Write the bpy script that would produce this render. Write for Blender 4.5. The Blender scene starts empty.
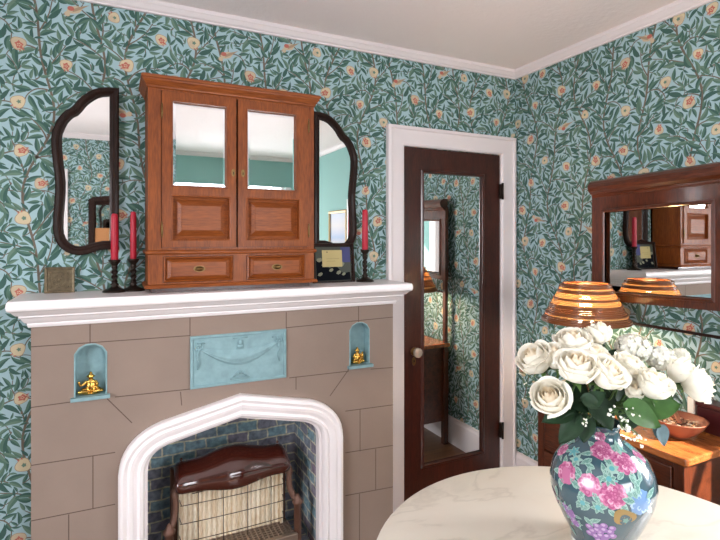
import bpy, bmesh, math, random
import numpy as np
from mathutils import Vector, Matrix
from mathutils.geometry import tessellate_polygon
PI = math.pi
rnd = random.Random(7)
scene = bpy.context.scene
COL = scene.collection

# ------------------------------------------------------------------ helpers
def lin(c):
    return tuple(((v/255)/12.92 if v/255 <= .04045 else ((v/255+.055)/1.055)**2.4) for v in c)

def new_mat(name):
    m = bpy.data.materials.new(name); m.use_nodes = True
    return m, m.node_tree, m.node_tree.nodes['Principled BSDF']

def mat(name, c, rough=.6, metal=0, spec=.5, coat=0, sss=0, var=0, vscale=20, bump=0, bscale=60, emit=None, estr=0, trans=0):
    m, nt, b = new_mat(name)
    b.inputs['Base Color'].default_value = (*lin(c), 1)
    b.inputs['Roughness'].default_value = rough
    b.inputs['Metallic'].default_value = metal
    b.inputs['Specular IOR Level'].default_value = spec
    b.inputs['Coat Weight'].default_value = coat
    b.inputs['Coat Roughness'].default_value = .08
    b.inputs['Transmission Weight'].default_value = trans
    if sss:
        b.inputs['Subsurface Weight'].default_value = sss
        b.inputs['Subsurface Radius'].default_value = (.01, .008, .005)
        b.inputs['Subsurface Scale'].default_value = 1
    if emit:
        b.inputs['Emission Color'].default_value = (*lin(emit), 1)
        b.inputs['Emission Strength'].default_value = estr
    tc = nt.nodes.new('ShaderNodeTexCoord')
    if var:
        n = nt.nodes.new('ShaderNodeTexNoise'); n.inputs['Scale'].default_value = vscale; n.inputs['Detail'].default_value = 5
        nt.links.new(tc.outputs['Object'], n.inputs['Vector'])
        r = nt.nodes.new('ShaderNodeValToRGB'); l = lin(c)
        r.color_ramp.elements[0].position = .3; r.color_ramp.elements[1].position = .7
        r.color_ramp.elements[0].color = (*[v*(1-var) for v in l], 1)
        r.color_ramp.elements[1].color = (*[min(1, v*(1+var)) for v in l], 1)
        nt.links.new(n.outputs['Fac'], r.inputs['Fac']); nt.links.new(r.outputs['Color'], b.inputs['Base Color'])
    if bump:
        n = nt.nodes.new('ShaderNodeTexNoise'); n.inputs['Scale'].default_value = bscale; n.inputs['Detail'].default_value = 4
        nt.links.new(tc.outputs['Object'], n.inputs['Vector'])
        bp = nt.nodes.new('ShaderNodeBump'); bp.inputs['Strength'].default_value = bump; bp.inputs['Distance'].default_value = .004
        nt.links.new(n.outputs['Fac'], bp.inputs['Height']); nt.links.new(bp.outputs['Normal'], b.inputs['Normal'])
    return m

def wood(name, dark, light, axis='Z', rough=.35, coat=.3, scale=9, spec=.5):
    m, nt, b = new_mat(name)
    tc = nt.nodes.new('ShaderNodeTexCoord'); mp = nt.nodes.new('ShaderNodeMapping')
    s = {'X': (.12, 1, 1), 'Y': (1, .12, 1), 'Z': (1, 1, .12)}[axis]
    mp.inputs['Scale'].default_value = [v*scale for v in s]
    nt.links.new(tc.outputs['Object'], mp.inputs['Vector'])
    n = nt.nodes.new('ShaderNodeTexNoise'); n.inputs['Scale'].default_value = 3; n.inputs['Detail'].default_value = 8; n.inputs['Distortion'].default_value = .6
    nt.links.new(mp.outputs['Vector'], n.inputs['Vector'])
    n2 = nt.nodes.new('ShaderNodeTexNoise'); n2.inputs['Scale'].default_value = 22; n2.inputs['Detail'].default_value = 3
    nt.links.new(mp.outputs['Vector'], n2.inputs['Vector'])
    mx = nt.nodes.new('ShaderNodeMath'); mx.operation = 'MULTIPLY_ADD'; mx.inputs[1].default_value = .55
    nt.links.new(n2.outputs['Fac'], mx.inputs[0])
    m2 = nt.nodes.new('ShaderNodeMath'); m2.operation = 'MULTIPLY'; m2.inputs[1].default_value = .45
    nt.links.new(n.outputs['Fac'], m2.inputs[0]); nt.links.new(m2.outputs[0], mx.inputs[2])
    r = nt.nodes.new('ShaderNodeValToRGB')
    r.color_ramp.elements[0].position = .36; r.color_ramp.elements[1].position = .64
    r.color_ramp.elements[0].color = (*lin(dark), 1); r.color_ramp.elements[1].color = (*lin(light), 1)
    nt.links.new(mx.outputs[0], r.inputs['Fac']); nt.links.new(r.outputs['Color'], b.inputs['Base Color'])
    b.inputs['Roughness'].default_value = rough; b.inputs['Coat Weight'].default_value = coat; b.inputs['Coat Roughness'].default_value = .12
    b.inputs['Specular IOR Level'].default_value = spec
    return m

class MB:
    """collects shapes, becomes ONE mesh object"""
    def __init__(s): s.bm = bmesh.new()
    def add(s, vs, fs, mi=0, smooth=False):
        V = [s.bm.verts.new(v) for v in vs]
        for f in fs:
            try: q = s.bm.faces.new([V[i] for i in f])
            except ValueError: continue
            q.material_index = mi; q.smooth = smooth
        return V
    def box(s, x0, x1, y0, y1, z0, z1, bev=0, mi=0):
        t = bmesh.new(); bmesh.ops.create_cube(t, size=1)
        for v in t.verts: v.co = Vector(((x0+x1)/2+v.co.x*(x1-x0), (y0+y1)/2+v.co.y*(y1-y0), (z0+z1)/2+v.co.z*(z1-z0)))
        if bev: bmesh.ops.bevel(t, geom=t.edges[:], offset=bev, segments=2, affect='EDGES', profile=.5)
        s.merge(t, mi)
    def merge(s, t, mi=0, smooth=None):
        t.verts.index_update()
        V = [s.bm.verts.new(v.co) for v in t.verts]
        for f in t.faces:
            q = s.bm.faces.new([V[v.index] for v in f.verts]); q.material_index = mi
            q.smooth = f.smooth if smooth is None else smooth
        t.free()
    def lathe(s, prof, c=(0, 0, 0), n=32, mi=0, smooth=True, twist=None, cap=True):
        vs = []; fs = []
        for k, (r, z) in enumerate(prof):
            for i in range(n):
                a = 2*PI*i/n; rr = r
                if twist and twist[0] <= z <= twist[1]: rr = r*(1+.28*math.cos(2*(a-z*twist[2])))
                vs.append((c[0]+rr*math.cos(a), c[1]+rr*math.sin(a), c[2]+z))
        for k in range(len(prof)-1):
            for i in range(n): fs.append((k*n+i, k*n+(i+1) % n, (k+1)*n+(i+1) % n, (k+1)*n+i))
        if cap:
            fs.append(tuple(range(n-1, -1, -1))); fs.append(tuple(range((len(prof)-1)*n, len(prof)*n)))
        s.add(vs, fs, mi, smooth)
    def tube(s, pts, r, n=8, mi=0, closed=False):
        pts = [Vector(p) for p in pts]; N = len(pts); vs = []; fs = []
        rs = r if isinstance(r, (list, tuple)) else [r]*N
        up = None
        for i, p in enumerate(pts):
            a = pts[(i-1) % N] if (closed or i > 0) else p; b = pts[(i+1) % N] if (closed or i < N-1) else p
            t = (b-a).normalized()
            if up is None: up = Vector((0, 0, 1)) if abs(t.z) < .9 else Vector((1, 0, 0))
            x = t.cross(up).normalized(); up = x.cross(t).normalized()
            for k in range(n):
                q = 2*PI*k/n; vs.append(p+(x*math.cos(q)+up*math.sin(q))*rs[i])
        for i in range(N if closed else N-1):
            j = (i+1) % N
            for k in range(n): fs.append((i*n+k, i*n+(k+1) % n, j*n+(k+1) % n, j*n+k))
        if not closed: fs.append(tuple(range(n-1, -1, -1))); fs.append(tuple(range((N-1)*n, N*n)))
        s.add(vs, fs, mi, True)
    def ball(s, c, r, mi=0, u=16, v=10):
        t = bmesh.new(); bmesh.ops.create_uvsphere(t, u_segments=u, v_segments=v, radius=1)
        rr = r if isinstance(r, (tuple, list)) else (r, r, r)
        for q in t.verts: q.co = Vector((c[0]+q.co.x*rr[0], c[1]+q.co.y*rr[1], c[2]+q.co.z*rr[2]))
        s.merge(t, mi, True)
    def plate(s, outer, holes, w0, w1, mp, mi=0):
        """2-D outline with holes, from depth w0 to w1, mapped by mp(u,v,w)"""
        loops = [outer]+list(holes); flat = [p for l in loops for p in l]; n = len(flat)
        tris = tessellate_polygon([[Vector((p[0], p[1], 0)) for p in l] for l in loops])
        vs = [mp(p[0], p[1], w0) for p in flat]+[mp(p[0], p[1], w1) for p in flat]
        fs = [tuple(t) for t in tris]+[tuple(i+n for i in reversed(t)) for t in tris]
        o = 0
        for l in loops:
            m = len(l)
            for i in range(m): j = (i+1) % m; fs.append((o+i, o+j, o+j+n, o+i+n))
            o += m
        s.add(vs, fs, mi)
    def sweep(s, path, prof, mp, closed=True, mi=0, smooth=False, closeprof=True):
        """profile (n, w) carried along a 2-D path; n is the offset to the right-hand normal"""
        N = len(path); M = len(prof); vs = []; fs = []
        for i in range(N):
            p = Vector(path[i])
            a = Vector(path[(i-1) % N]) if (closed or i > 0) else None
            b = Vector(path[(i+1) % N]) if (closed or i < N-1) else None
            d1 = (p-a).normalized() if a is not None else (b-p).normalized()
            d2 = (b-p).normalized() if b is not None else d1
            n1 = Vector((d1.y, -d1.x)); n2 = Vector((d2.y, -d2.x)); nn = (n1+n2)
            nn = nn.normalized() if nn.length > 1e-6 else n1
            k = 1/max(.35, nn.dot(n1))
            for (o, w) in prof: q = p+nn*o*k; vs.append(mp(q.x, q.y, w))
        E = N if closed else N-1
        for i in range(E):
            j = (i+1) % N
            for m in range(M if closeprof else M-1):
                m2 = (m+1) % M; fs.append((i*M+m, i*M+m2, j*M+m2, j*M+m))
        if not closed and closeprof: fs.append(tuple(range(M))); fs.append(tuple(range((N-1)*M+M-1, (N-1)*M-1, -1)))
        s.add(vs, fs, mi, smooth)
    def mesh(s, name, mats, fix=True):
        if fix: bmesh.ops.recalc_face_normals(s.bm, faces=s.bm.faces[:])
        me = bpy.data.meshes.new(name); s.bm.to_mesh(me); s.bm.free()
        for m in (mats if isinstance(mats, (list, tuple)) else [mats]): me.materials.append(m)
        return me

def wloc(o):
    v = Vector((0, 0, 0))
    while o is not None: v = v+o.location; o = o.parent
    return v
def obj(name, mb, mats, parent=None, loc=None, local=False, fix=True, **kw):
    """link a mesh; its vertices are given in room coordinates unless local"""
    me = mb.mesh(name, mats, fix) if isinstance(mb, MB) else mb
    o = bpy.data.objects.new(name, me); COL.objects.link(o)
    if parent is not None:
        o.parent = parent
        if not local: me.transform(Matrix.Translation(-wloc(parent)))
        elif loc: o.location = loc
    elif loc is not None:
        o.location = loc
        if not local: me.transform(Matrix.Translation(-Vector(loc)))
    for k, v in kw.items(): o[k] = v
    return o
def thing(name, label, cat, loc=(0, 0, 0), group=None):
    o = bpy.data.objects.new(name, None); COL.objects.link(o); o.location = loc; o.empty_display_size = .05
    o['label'] = label; o['category'] = cat
    if group: o['group'] = group
    return o
def copy_tree(o, parent=None):
    c = o.copy(); COL.objects.link(c)
    if parent is not None: c.parent = parent
    for ch in list(o.children): copy_tree(ch, c)
    return c
def struct(name, mb, mats, **kw): return obj(name, mb, mats, kind='structure', **kw)

def back(Y): return lambda u, v, w: (u, Y-w, v)        # things seen on the fireplace wall
def right(X, roll=0): return lambda u, v, w: (X-w, u, v+(1.776-u)*roll)       # things seen on the right-hand wall
def rect(x0, x1, z0, z1): return [(x0, z0), (x1, z0), (x1, z1), (x0, z1)]
def smooth_path(pts, k=4, closed=False):
    P = [Vector(p) for p in pts]; N = len(P); out = []
    for i in range(N if closed else N-1):
        g = (lambda j: P[j % N]) if closed else (lambda j: P[max(0, min(N-1, j))])
        p0, p1, p2, p3 = g(i-1), g(i), g(i+1), g(i+2)
        for q in range(k):
            t = q/k
            out.append(.5*((2*p1)+(p2-p0)*t+(2*p0-5*p1+4*p2-p3)*t*t+(3*p1-p0-3*p2+p3)*t**3))
    if not closed: out.append(P[-1])
    return [tuple(v) for v in out]

# camera frame: level, turned 26 degrees to the right, eye 1.52 m above the floor
EYE, TH, FPX = 1.52, math.radians(26), 502.0
SN, CS = math.sin(TH), math.cos(TH)
def at(px, py, dep):
    a = (px-360)/FPX
    return Vector(((SN+a*CS)*dep, (CS-a*SN)*dep, EYE-(py-238)*dep/FPX))

# room dimensions
D, XR, XL, YF, CEIL = 2.40, 2.25, -1.60, -0.95, 2.56
YS = -1.95                      # far end of the teal part of the room

# ------------------------------------------------------------------ materials
M = {}
M['white'] = mat('white_paint', (226, 216, 216), .45)
M['mantel_white'] = mat('mantel_gloss_white', (246, 238, 238), .38, coat=.15)
M['ceiling'] = mat('ceiling_plaster', (246, 235, 234), .9, bump=.8, bscale=40)
M['teal'] = mat('teal_wall_paint', (138, 178, 172), .8)
M['mirror'] = mat('silvered_mirror', (238, 240, 238), .015, metal=1)
M['bevel'] = mat('mirror_bevel', (245, 248, 250), .03, metal=1)
M['oak'] = wood('honey_oak', (106, 50, 16), (146, 76, 28), 'Z', rough=.5, coat=.06, spec=.3)
M['oakx'] = wood('honey_oak_across', (110, 52, 17), (150, 79, 29), 'X', rough=.5, coat=.06, spec=.3)
M['mahog'] = wood('dark_mahogany', (44, 17, 11), (74, 31, 20), 'Z', rough=.3)
M['walnut'] = wood('carved_dark_frame', (30, 17, 12), (48, 28, 21), 'Z', rough=.5, coat=.08, spec=.2)
M['dress'] = wood('dresser_mahogany', (56, 24, 13), (98, 47, 25), 'Y', rough=.28, coat=.4)
M['dressz'] = wood('dresser_post', (54, 23, 12), (94, 44, 23), 'Z', rough=.28, coat=.4)
M['dresstop'] = wood('dresser_top', (122, 62, 28), (176, 104, 54), 'Y', rough=.25, coat=.4)
M['stucco'] = mat('taupe_stucco', (143, 124, 112), .85, var=.06, vscale=5, bump=.12, bscale=60)
M['groove'] = mat('scored_joint', (92, 74, 64), .9)
M['tealglaze'] = mat('teal_painted_plaster', (130, 162, 167), .6, var=.12, vscale=30, bump=.1)
M['brass'] = mat('aged_brass', (122, 96, 60), .35, metal=1)
M['iron'] = mat('dark_bronze', (46, 36, 30), .4, metal=.7)
M['gold'] = mat('polished_gold', (206, 164, 84), .26, metal=1)
M['candle'] = mat('red_candle_wax', (176, 22, 48), .45, sss=.15)
M['wick'] = mat('wick', (40, 36, 34), .9)
M['enamel'] = mat('brown_enamel', (66, 26, 18), .12, coat=1)
M['radiant'] = wood('cream_ceramic', (214, 186, 146), (255, 246, 226), 'Z', rough=.7, coat=0, scale=14)
M['heateriron'] = mat('brown_cast_iron', (104, 72, 58), .45, metal=.3)
M['wire'] = mat('guard_wire', (74, 58, 50), .4, metal=.8)
M['grate'] = mat('grate_steel', (150, 132, 118), .4, metal=.7)
M['black'] = mat('dark_void', (18, 15, 14), .9)

def brick_mat():
    m, nt, b = new_mat('blue_grey_brick')
    uv = nt.nodes.new('ShaderNodeUVMap'); uv.uv_map = 'UVMap'
    no = nt.nodes.new('ShaderNodeTexNoise'); no.inputs['Scale'].default_value = 14; no.inputs['Detail'].default_value = 3
    nt.links.new(uv.outputs['UV'], no.inputs['Vector'])
    mixv = nt.nodes.new('ShaderNodeMixRGB'); mixv.blend_type = 'ADD'; mixv.inputs['Fac'].default_value = .022
    nt.links.new(uv.outputs['UV'], mixv.inputs['Color1']); nt.links.new(no.outputs['Color'], mixv.inputs['Color2'])
    br = nt.nodes.new('ShaderNodeTexBrick')
    br.inputs['Scale'].default_value = 1; br.inputs['Brick Width'].default_value = .105; br.inputs['Row Height'].default_value = .052
    br.inputs['Mortar Size'].default_value = .0045; br.inputs['Mortar Smooth'].default_value = .3; br.inputs['Bias'].default_value = -.1
    br.inputs['Color1'].default_value = (*lin((140, 168, 178)), 1); br.inputs['Color2'].default_value = (*lin((148, 124, 140)), 1)
    br.inputs['Mortar'].default_value = (*lin((226, 216, 188)), 1)
    nt.links.new(mixv.outputs['Color'], br.inputs['Vector'])
    n2 = nt.nodes.new('ShaderNodeTexNoise'); n2.inputs['Scale'].default_value = 35; n2.inputs['Detail'].default_value = 6
    nt.links.new(uv.outputs['UV'], n2.inputs['Vector'])
    r = nt.nodes.new('ShaderNodeValToRGB'); r.color_ramp.elements[0].color = (.4, .42, .46, 1); r.color_ramp.elements[1].color = (1.25, 1.3, 1.3, 1)
    r.color_ramp.elements[0].position = .32; r.color_ramp.elements[1].position = .68
    nt.links.new(n2.outputs['Fac'], r.inputs['Fac'])
    mu = nt.nodes.new('ShaderNodeMixRGB'); mu.blend_type = 'MULTIPLY'; mu.inputs['Fac'].default_value = .8
    nt.links.new(br.outputs['Color'], mu.inputs['Color1']); nt.links.new(r.outputs['Color'], mu.inputs['Color2'])
    n3 = nt.nodes.new('ShaderNodeTexNoise'); n3.inputs['Scale'].default_value = 22; n3.inputs['Detail'].default_value = 8; n3.inputs['Roughness'].default_value = .7
    nt.links.new(uv.outputs['UV'], n3.inputs['Vector'])
    r3 = nt.nodes.new('ShaderNodeValToRGB'); r3.color_ramp.elements[0].position = .6; r3.color_ramp.elements[1].position = .7
    r3.color_ramp.elements[0].color = (0, 0, 0, 1); r3.color_ramp.elements[1].color = (.6, .6, .6, 1); nt.links.new(n3.outputs['Fac'], r3.inputs['Fac'])
    m3 = nt.nodes.new('ShaderNodeMixRGB'); m3.inputs['Color2'].default_value = (*lin((206, 198, 172)), 1)
    nt.links.new(r3.outputs['Color'], m3.inputs['Fac']); nt.links.new(mu.outputs['Color'], m3.inputs['Color1'])
    nt.links.new(m3.outputs['Color'], b.inputs['Base Color'])
    bp = nt.nodes.new('ShaderNodeBump'); bp.inputs['Strength'].default_value = .5; bp.inputs['Distance'].default_value = .004; bp.invert = True
    nt.links.new(br.outputs['Fac'], bp.inputs['Height']); nt.links.new(bp.outputs['Normal'], b.inputs['Normal'])
    b.inputs['Roughness'].default_value = .6
    return m
M['brick'] = brick_mat()

def marble_mat():
    m, nt, b = new_mat('cream_marble')
    tc = nt.nodes.new('ShaderNodeTexCoord')
    mp = nt.nodes.new('ShaderNodeMapping'); mp.inputs['Scale'].default_value = (1.6, 3.2, 1); mp.inputs['Rotation'].default_value = (0, 0, .55)
    nt.links.new(tc.outputs['Object'], mp.inputs['Vector'])
    n = nt.nodes.new('ShaderNodeTexNoise'); n.inputs['Scale'].default_value = 1.5; n.inputs['Detail'].default_value = 7; n.inputs['Distortion'].default_value = .5
    nt.links.new(mp.outputs['Vector'], n.inputs['Vector'])
    r = nt.nodes.new('ShaderNodeValToRGB'); e = r.color_ramp.elements
    e[0].position = .3; e[0].color = (*lin((194, 184, 169)), 1)
    e[1].position = .62; e[1].color = (*lin((220, 211, 197)), 1)
    x = e.new(.46); x.color = (*lin((216, 206, 191)), 1)
    x = e.new(.485); x.color = (*lin((202, 192, 177)), 1)
    x = e.new(.51); x.color = (*lin((217, 207, 192)), 1)
    nt.links.new(n.outputs['Fac'], r.inputs['Fac']); nt.links.new(r.outputs['Color'], b.inputs['Base Color'])
    b.inputs['Roughness'].default_value = .32
    return m
M['marble'] = marble_mat()

def floor_mat():
    m, nt, b = new_mat('wood_floor')
    tc = nt.nodes.new('ShaderNodeTexCoord')
    br = nt.nodes.new('ShaderNodeTexBrick'); br.inputs['Scale'].default_value = 1
    br.inputs['Brick Width'].default_value = 1.2; br.inputs['Row Height'].default_value = .06; br.inputs['Mortar Size'].default_value = .0012
    br.inputs['Color1'].default_value = (*lin((120, 84, 56)), 1); br.inputs['Color2'].default_value = (*lin((96, 64, 42)), 1); br.inputs['Mortar'].default_value = (*lin((48, 30, 20)), 1)
    nt.links.new(tc.outputs['Object'], br.inputs['Vector']); nt.links.new(br.outputs['Color'], b.inputs['Base Color'])
    b.inputs['Roughness'].default_value = .35
    return m
M['floor'] = floor_mat()

# ------------------------------------------------------------------ leafy wallpaper
WP = [mat('paper_ground', (162, 189, 195), .85),
      mat('paper_leaf_dark', (60, 94, 85), .85), mat('paper_leaf_mid', (84, 116, 101), .85), mat('paper_leaf_grey', (104, 130, 112), .85),
      mat('paper_stem', (112, 100, 86), .85), mat('paper_fruit_peach', (208, 190, 156), .85), mat('paper_fruit_rose', (184, 104, 90), .85),
      mat('paper_buff', (196, 176, 148), .85), mat('paper_fruit_rim', (164, 140, 114), .85)]
TW, TH_ = .93, .99
def wallpaper_tile(seed=3):
    R = random.Random(seed); res = .0025
    nx, ny = int(TW/res), int(TH_/res)
    occ = np.zeros((nx, ny), bool)
    polys = []                                  # (material, layer, [(u,v)...])
    def idx(p): return int(p[0]/res) % nx, int(p[1]/res) % ny
    def paint(p, rad):
        k = int(rad/res)+1
        i0, j0 = idx(p)
        for i in range(-k, k+1):
            for j in range(-k, k+1):
                if i*i+j*j <= k*k: occ[(i0+i) % nx, (j0+j) % ny] = True
    stems = []
    def ribbon(pts, w0, w1, mi, layer):
        for i in range(len(pts)-1):
            a, b = pts[i], pts[i+1]; dx, dy = b[0]-a[0], b[1]-a[1]; l = math.hypot(dx, dy) or 1e-6
            nxx, nyy = -dy/l, dx/l
            wa = w0+(w1-w0)*i/(len(pts)-1); wb = w0+(w1-w0)*(i+1)/(len(pts)-1)
            polys.append((mi, layer, [(a[0]+nxx*wa, a[1]+nyy*wa), (b[0]+nxx*wb, b[1]+nyy*wb), (b[0]-nxx*wb, b[1]-nyy*wb), (a[0]-nxx*wa, a[1]-nyy*wa)]))
    def leaf_pts(p, ang, L, W, bend):
        up, lo, mid = [], [], []
        for k in range(7):
            t = k/6; a = ang+bend*t*.5
            cx = p[0]+L*t*math.cos(a); cy = p[1]+L*t*math.sin(a); a2 = ang+bend*t
            w = W*(math.sin(PI*min(1, t**.8))**.9)*(1-.25*t) if 0 < t < 1 else 0
            up.append((cx-math.sin(a2)*w, cy+math.cos(a2)*w)); lo.append((cx+math.sin(a2)*w, cy-math.cos(a2)*w)); mid.append((cx, cy))
        return up, mid, lo
    def leaf_ok(p, ang, L, W, bend, tol):
        up, mid, lo = leaf_pts(p, ang, L, W, bend); hit = n = 0; cells = []
        for k in range(1, 7):
            for q in (-1, -.5, 0, .5, 1):
                a, b = (up, q) if q >= 0 else (lo, -q)
                u = mid[k][0]+(a[k][0]-mid[k][0])*b; v = mid[k][1]+(a[k][1]-mid[k][1])*b
                i, j = idx((u, v)); cells.append((i, j)); n += 1; hit += occ[i, j]
        return hit/n <= tol, (up, mid, lo), cells
    def put_leaf(p, ang, L, tol=.12):
        for tr in range(5):
            LL = L*(1-.1*tr); W = LL*R.uniform(.145, .185); bend = R.uniform(-1.35, 1.35); a = ang+R.uniform(-.2, .2)
            ok, (up, mid, lo), cells = leaf_ok(p, a, LL, W, bend, tol)
            if ok:
                d, g = R.choice([(1, 2), (2, 1), (1, 2), (2, 3), (3, 2), (1, 1)])
                ly = R.uniform(2, 5)
                polys.append((d, ly, up+mid[::-1][1:-1])); polys.append((g, ly, lo+mid[::-1][1:-1]))
                for t in range(1, 7):
                    wloc_ = math.hypot(up[t][0]-lo[t][0], up[t][1]-lo[t][1])/2
                    paint(mid[t], max(.002, wloc_*.85+.0006))
                return True
        return False
    # fruits and birds first
    spots = []
    def far(p, m): return all(min(abs(p[0]-q[0]), TW-abs(p[0]-q[0]))**2+min(abs(p[1]-q[1]), TH_-abs(p[1]-q[1]))**2 > m*m for q in spots)
    tries = 0
    while len(spots) < 27 and tries < 4000:
        tries += 1; p = (R.uniform(0, TW), R.uniform(0, TH_))
        if far(p, .135): spots.append(p)
    def blob(c, r, n, mi, layer, amp=0, lob=5, ph=0, sx=1, rot=0):
        pts = []
        for k in range(n):
            a = 2*PI*k/n; rr = r*(1+amp*math.cos(lob*a+ph)); x, y = rr*math.cos(a)*sx, rr*math.sin(a)
            pts.append((c[0]+x*math.cos(rot)-y*math.sin(rot), c[1]+x*math.sin(rot)+y*math.cos(rot)))
        polys.append((mi, layer, pts))
    for k, p in enumerate(spots):
        if k in (0, 6, 13, 20):                         # a small perching bird
            a = R.uniform(-.5, .5) + (PI if k % 4 else 0)
            f = lambda u, v: (p[0]+u*math.cos(a)-v*math.sin(a), p[1]+u*math.sin(a)+v*math.cos(a))
            polys.append((7, 6, [f(*q) for q in ((-.03, .004), (-.012, .017), (.012, .016), (.028, .008), (.03, -.004), (.012, -.014), (-.012, -.012), (-.03, -.004))]))
            polys.append((8, 7, [f(*q) for q in ((-.062, -.006), (-.02, .006), (.012, .01), (.004, -.002), (-.02, -.006))]))
            blob(f(.033, .012), .011, 12, 7, 8); blob(f(.012, -.006), .010, 10, 6, 8, sx=1.3)
            polys.append((4, 8, [f(.042, .015), f(.054, .011), f(.042, .008)]))
            for u in (-.05, -.03, -.01, .01, .03): paint(f(u, 0), .017)
        else:
            ra = R.uniform(0, 6.3); r = R.uniform(.020, .027)
            blob(p, r*1.06, 18, 8, 6, .09, 3, ra); blob(p, r*.97, 18, R.choice([5, 5, 7]), 7, .09, 3, ra); blob((p[0]-r*.3, p[1]-r*.25), r*.5, 12, R.choice([7, 5]), 7.5, .15, 3, ra, 1.3, ra)
            if k % 3 != 2:
                blob((p[0]+r*.25*math.cos(ra), p[1]+r*.25*math.sin(ra)), r*.5, 14, 6, 8, .25, 5, ra, 1.25, ra)
                [blob((p[0]+r*.25*math.cos(ra)+r*.22*math.cos(q), p[1]+r*.25*math.sin(ra)+r*.2*math.sin(q)), r*.09, 6, 5, 9) for q in (0, 1.3, 2.5, 3.8, 5)]
            else:
                blob((p[0]+r*.1, p[1]), r*.3, 10, 3, 8, .5, 5, ra)
            for q in (-.6, 0, .6):              # the little crown
                aa = ra+q*.6; c0 = (p[0]+r*.9*math.cos(ra+q*.35), p[1]+r*.9*math.sin(ra+q*.35))
                polys.append((6 if q else 7, 7, [(c0[0]-.004*math.sin(aa), c0[1]+.004*math.cos(aa)), (c0[0]+.012*math.cos(aa), c0[1]+.012*math.sin(aa)), (c0[0]+.004*math.sin(aa), c0[1]-.004*math.cos(aa))]))
            paint(p, r*1.15)
    # main stems and twigs
    twigs = []
    for s in range(5):
        x0 = (s+.5)*TW/5; ph = R.uniform(0, 6.3); n = 50
        pts = [(x0+.045*math.sin(2*PI*k/n+ph)+.018*math.sin(4*PI*k/n+2*ph), TH_*k/n) for k in range(n+1)]
        ribbon(pts, .0046, .0046, 4, 1); twigs.append((pts, 0))
        for p in pts: paint(p, .0028)
        side = 1
        for k in range(2, n, 4):
            side = -side; a = math.atan2(pts[k+1][1]-pts[k][1], pts[k+1][0]-pts[k][0])+side*R.uniform(.5, .8)
            p = pts[k]; tw = [p]; cv = side*R.uniform(-.05, .24)
            for q in range(R.randint(9, 15)):
                a += cv+R.uniform(-.06, .06); p = (p[0]+.0125*math.cos(a), p[1]+.0125*math.sin(a)); tw.append(p)
            ribbon(tw, .0032, .0018, 4, 1); twigs.append((tw, 1))
            for p in tw[2:]: paint(p, .0018)
    for tw, lv in twigs:
        side = 1
        step = 2 if lv else 2
        for k in range(1, len(tw)-1, step):
            side = -side
            a = math.atan2(tw[k+1][1]-tw[k][1], tw[k+1][0]-tw[k][0])
            for sd in (side, -side):
                b = a+sd*R.uniform(.5, .95)
                p = (tw[k][0]+.005*math.cos(b), tw[k][1]+.005*math.sin(b))
                if put_leaf(p, b, R.uniform(.056, .08), .15): break
        if lv:
            a = math.atan2(tw[-1][1]-tw[-2][1], tw[-1][0]-tw[-2][0]); put_leaf(tw[-1], a, .06, .3)
    allp = [p for tw, _ in twigs for p in tw]
    for _ in range(14000):                      # fill what is still empty with short curling sprays
        p = (R.uniform(0, TW), R.uniform(0, TH_)); i, j = idx(p)
        if occ[i, j]: continue
        a = R.gauss(PI/2, 1.2); L = R.uniform(.042, .07)
        if put_leaf(p, a, L, .14):
            best = min(allp, key=lambda q: (q[0]-p[0])**2+(q[1]-p[1])**2)
            if math.hypot(best[0]-p[0], best[1]-p[1]) < .09:
                m = ((best[0]+p[0])/2-math.cos(a)*.014, (best[1]+p[1])/2-math.sin(a)*.014)
                cv = [((1-t)**2*best[0]+2*t*(1-t)*m[0]+t*t*p[0], (1-t)**2*best[1]+2*t*(1-t)*m[1]+t*t*p[1]) for t in (0, .25, .5, .75, 1)]
                ribbon(cv, .0021, .0015, 4, 1)
            allp.append(p)
            for sd in (1, -1): put_leaf((p[0]-.004*math.cos(a), p[1]-.004*math.sin(a)), a+sd*R.uniform(.9, 1.6), R.uniform(.036, .06), .12)
    return polys
TILE = wallpaper_tile()
def clip(poly, u0, u1, v0, v1):
    for ax, lim, sg in ((0, u0, 1), (0, u1, -1), (1, v0, 1), (1, v1, -1)):
        out = []
        for i in range(len(poly)):
            a, b = poly[i-1], poly[i]; da, db = sg*(a[ax]-lim), sg*(b[ax]-lim)
            if (da >= 0) != (db >= 0):
                t = da/(da-db); out.append((a[0]+(b[0]-a[0])*t, a[1]+(b[1]-a[1])*t))
            if db >= 0: out.append(b)
        poly = out
        if len(poly) < 3: return None
    return poly
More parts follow.
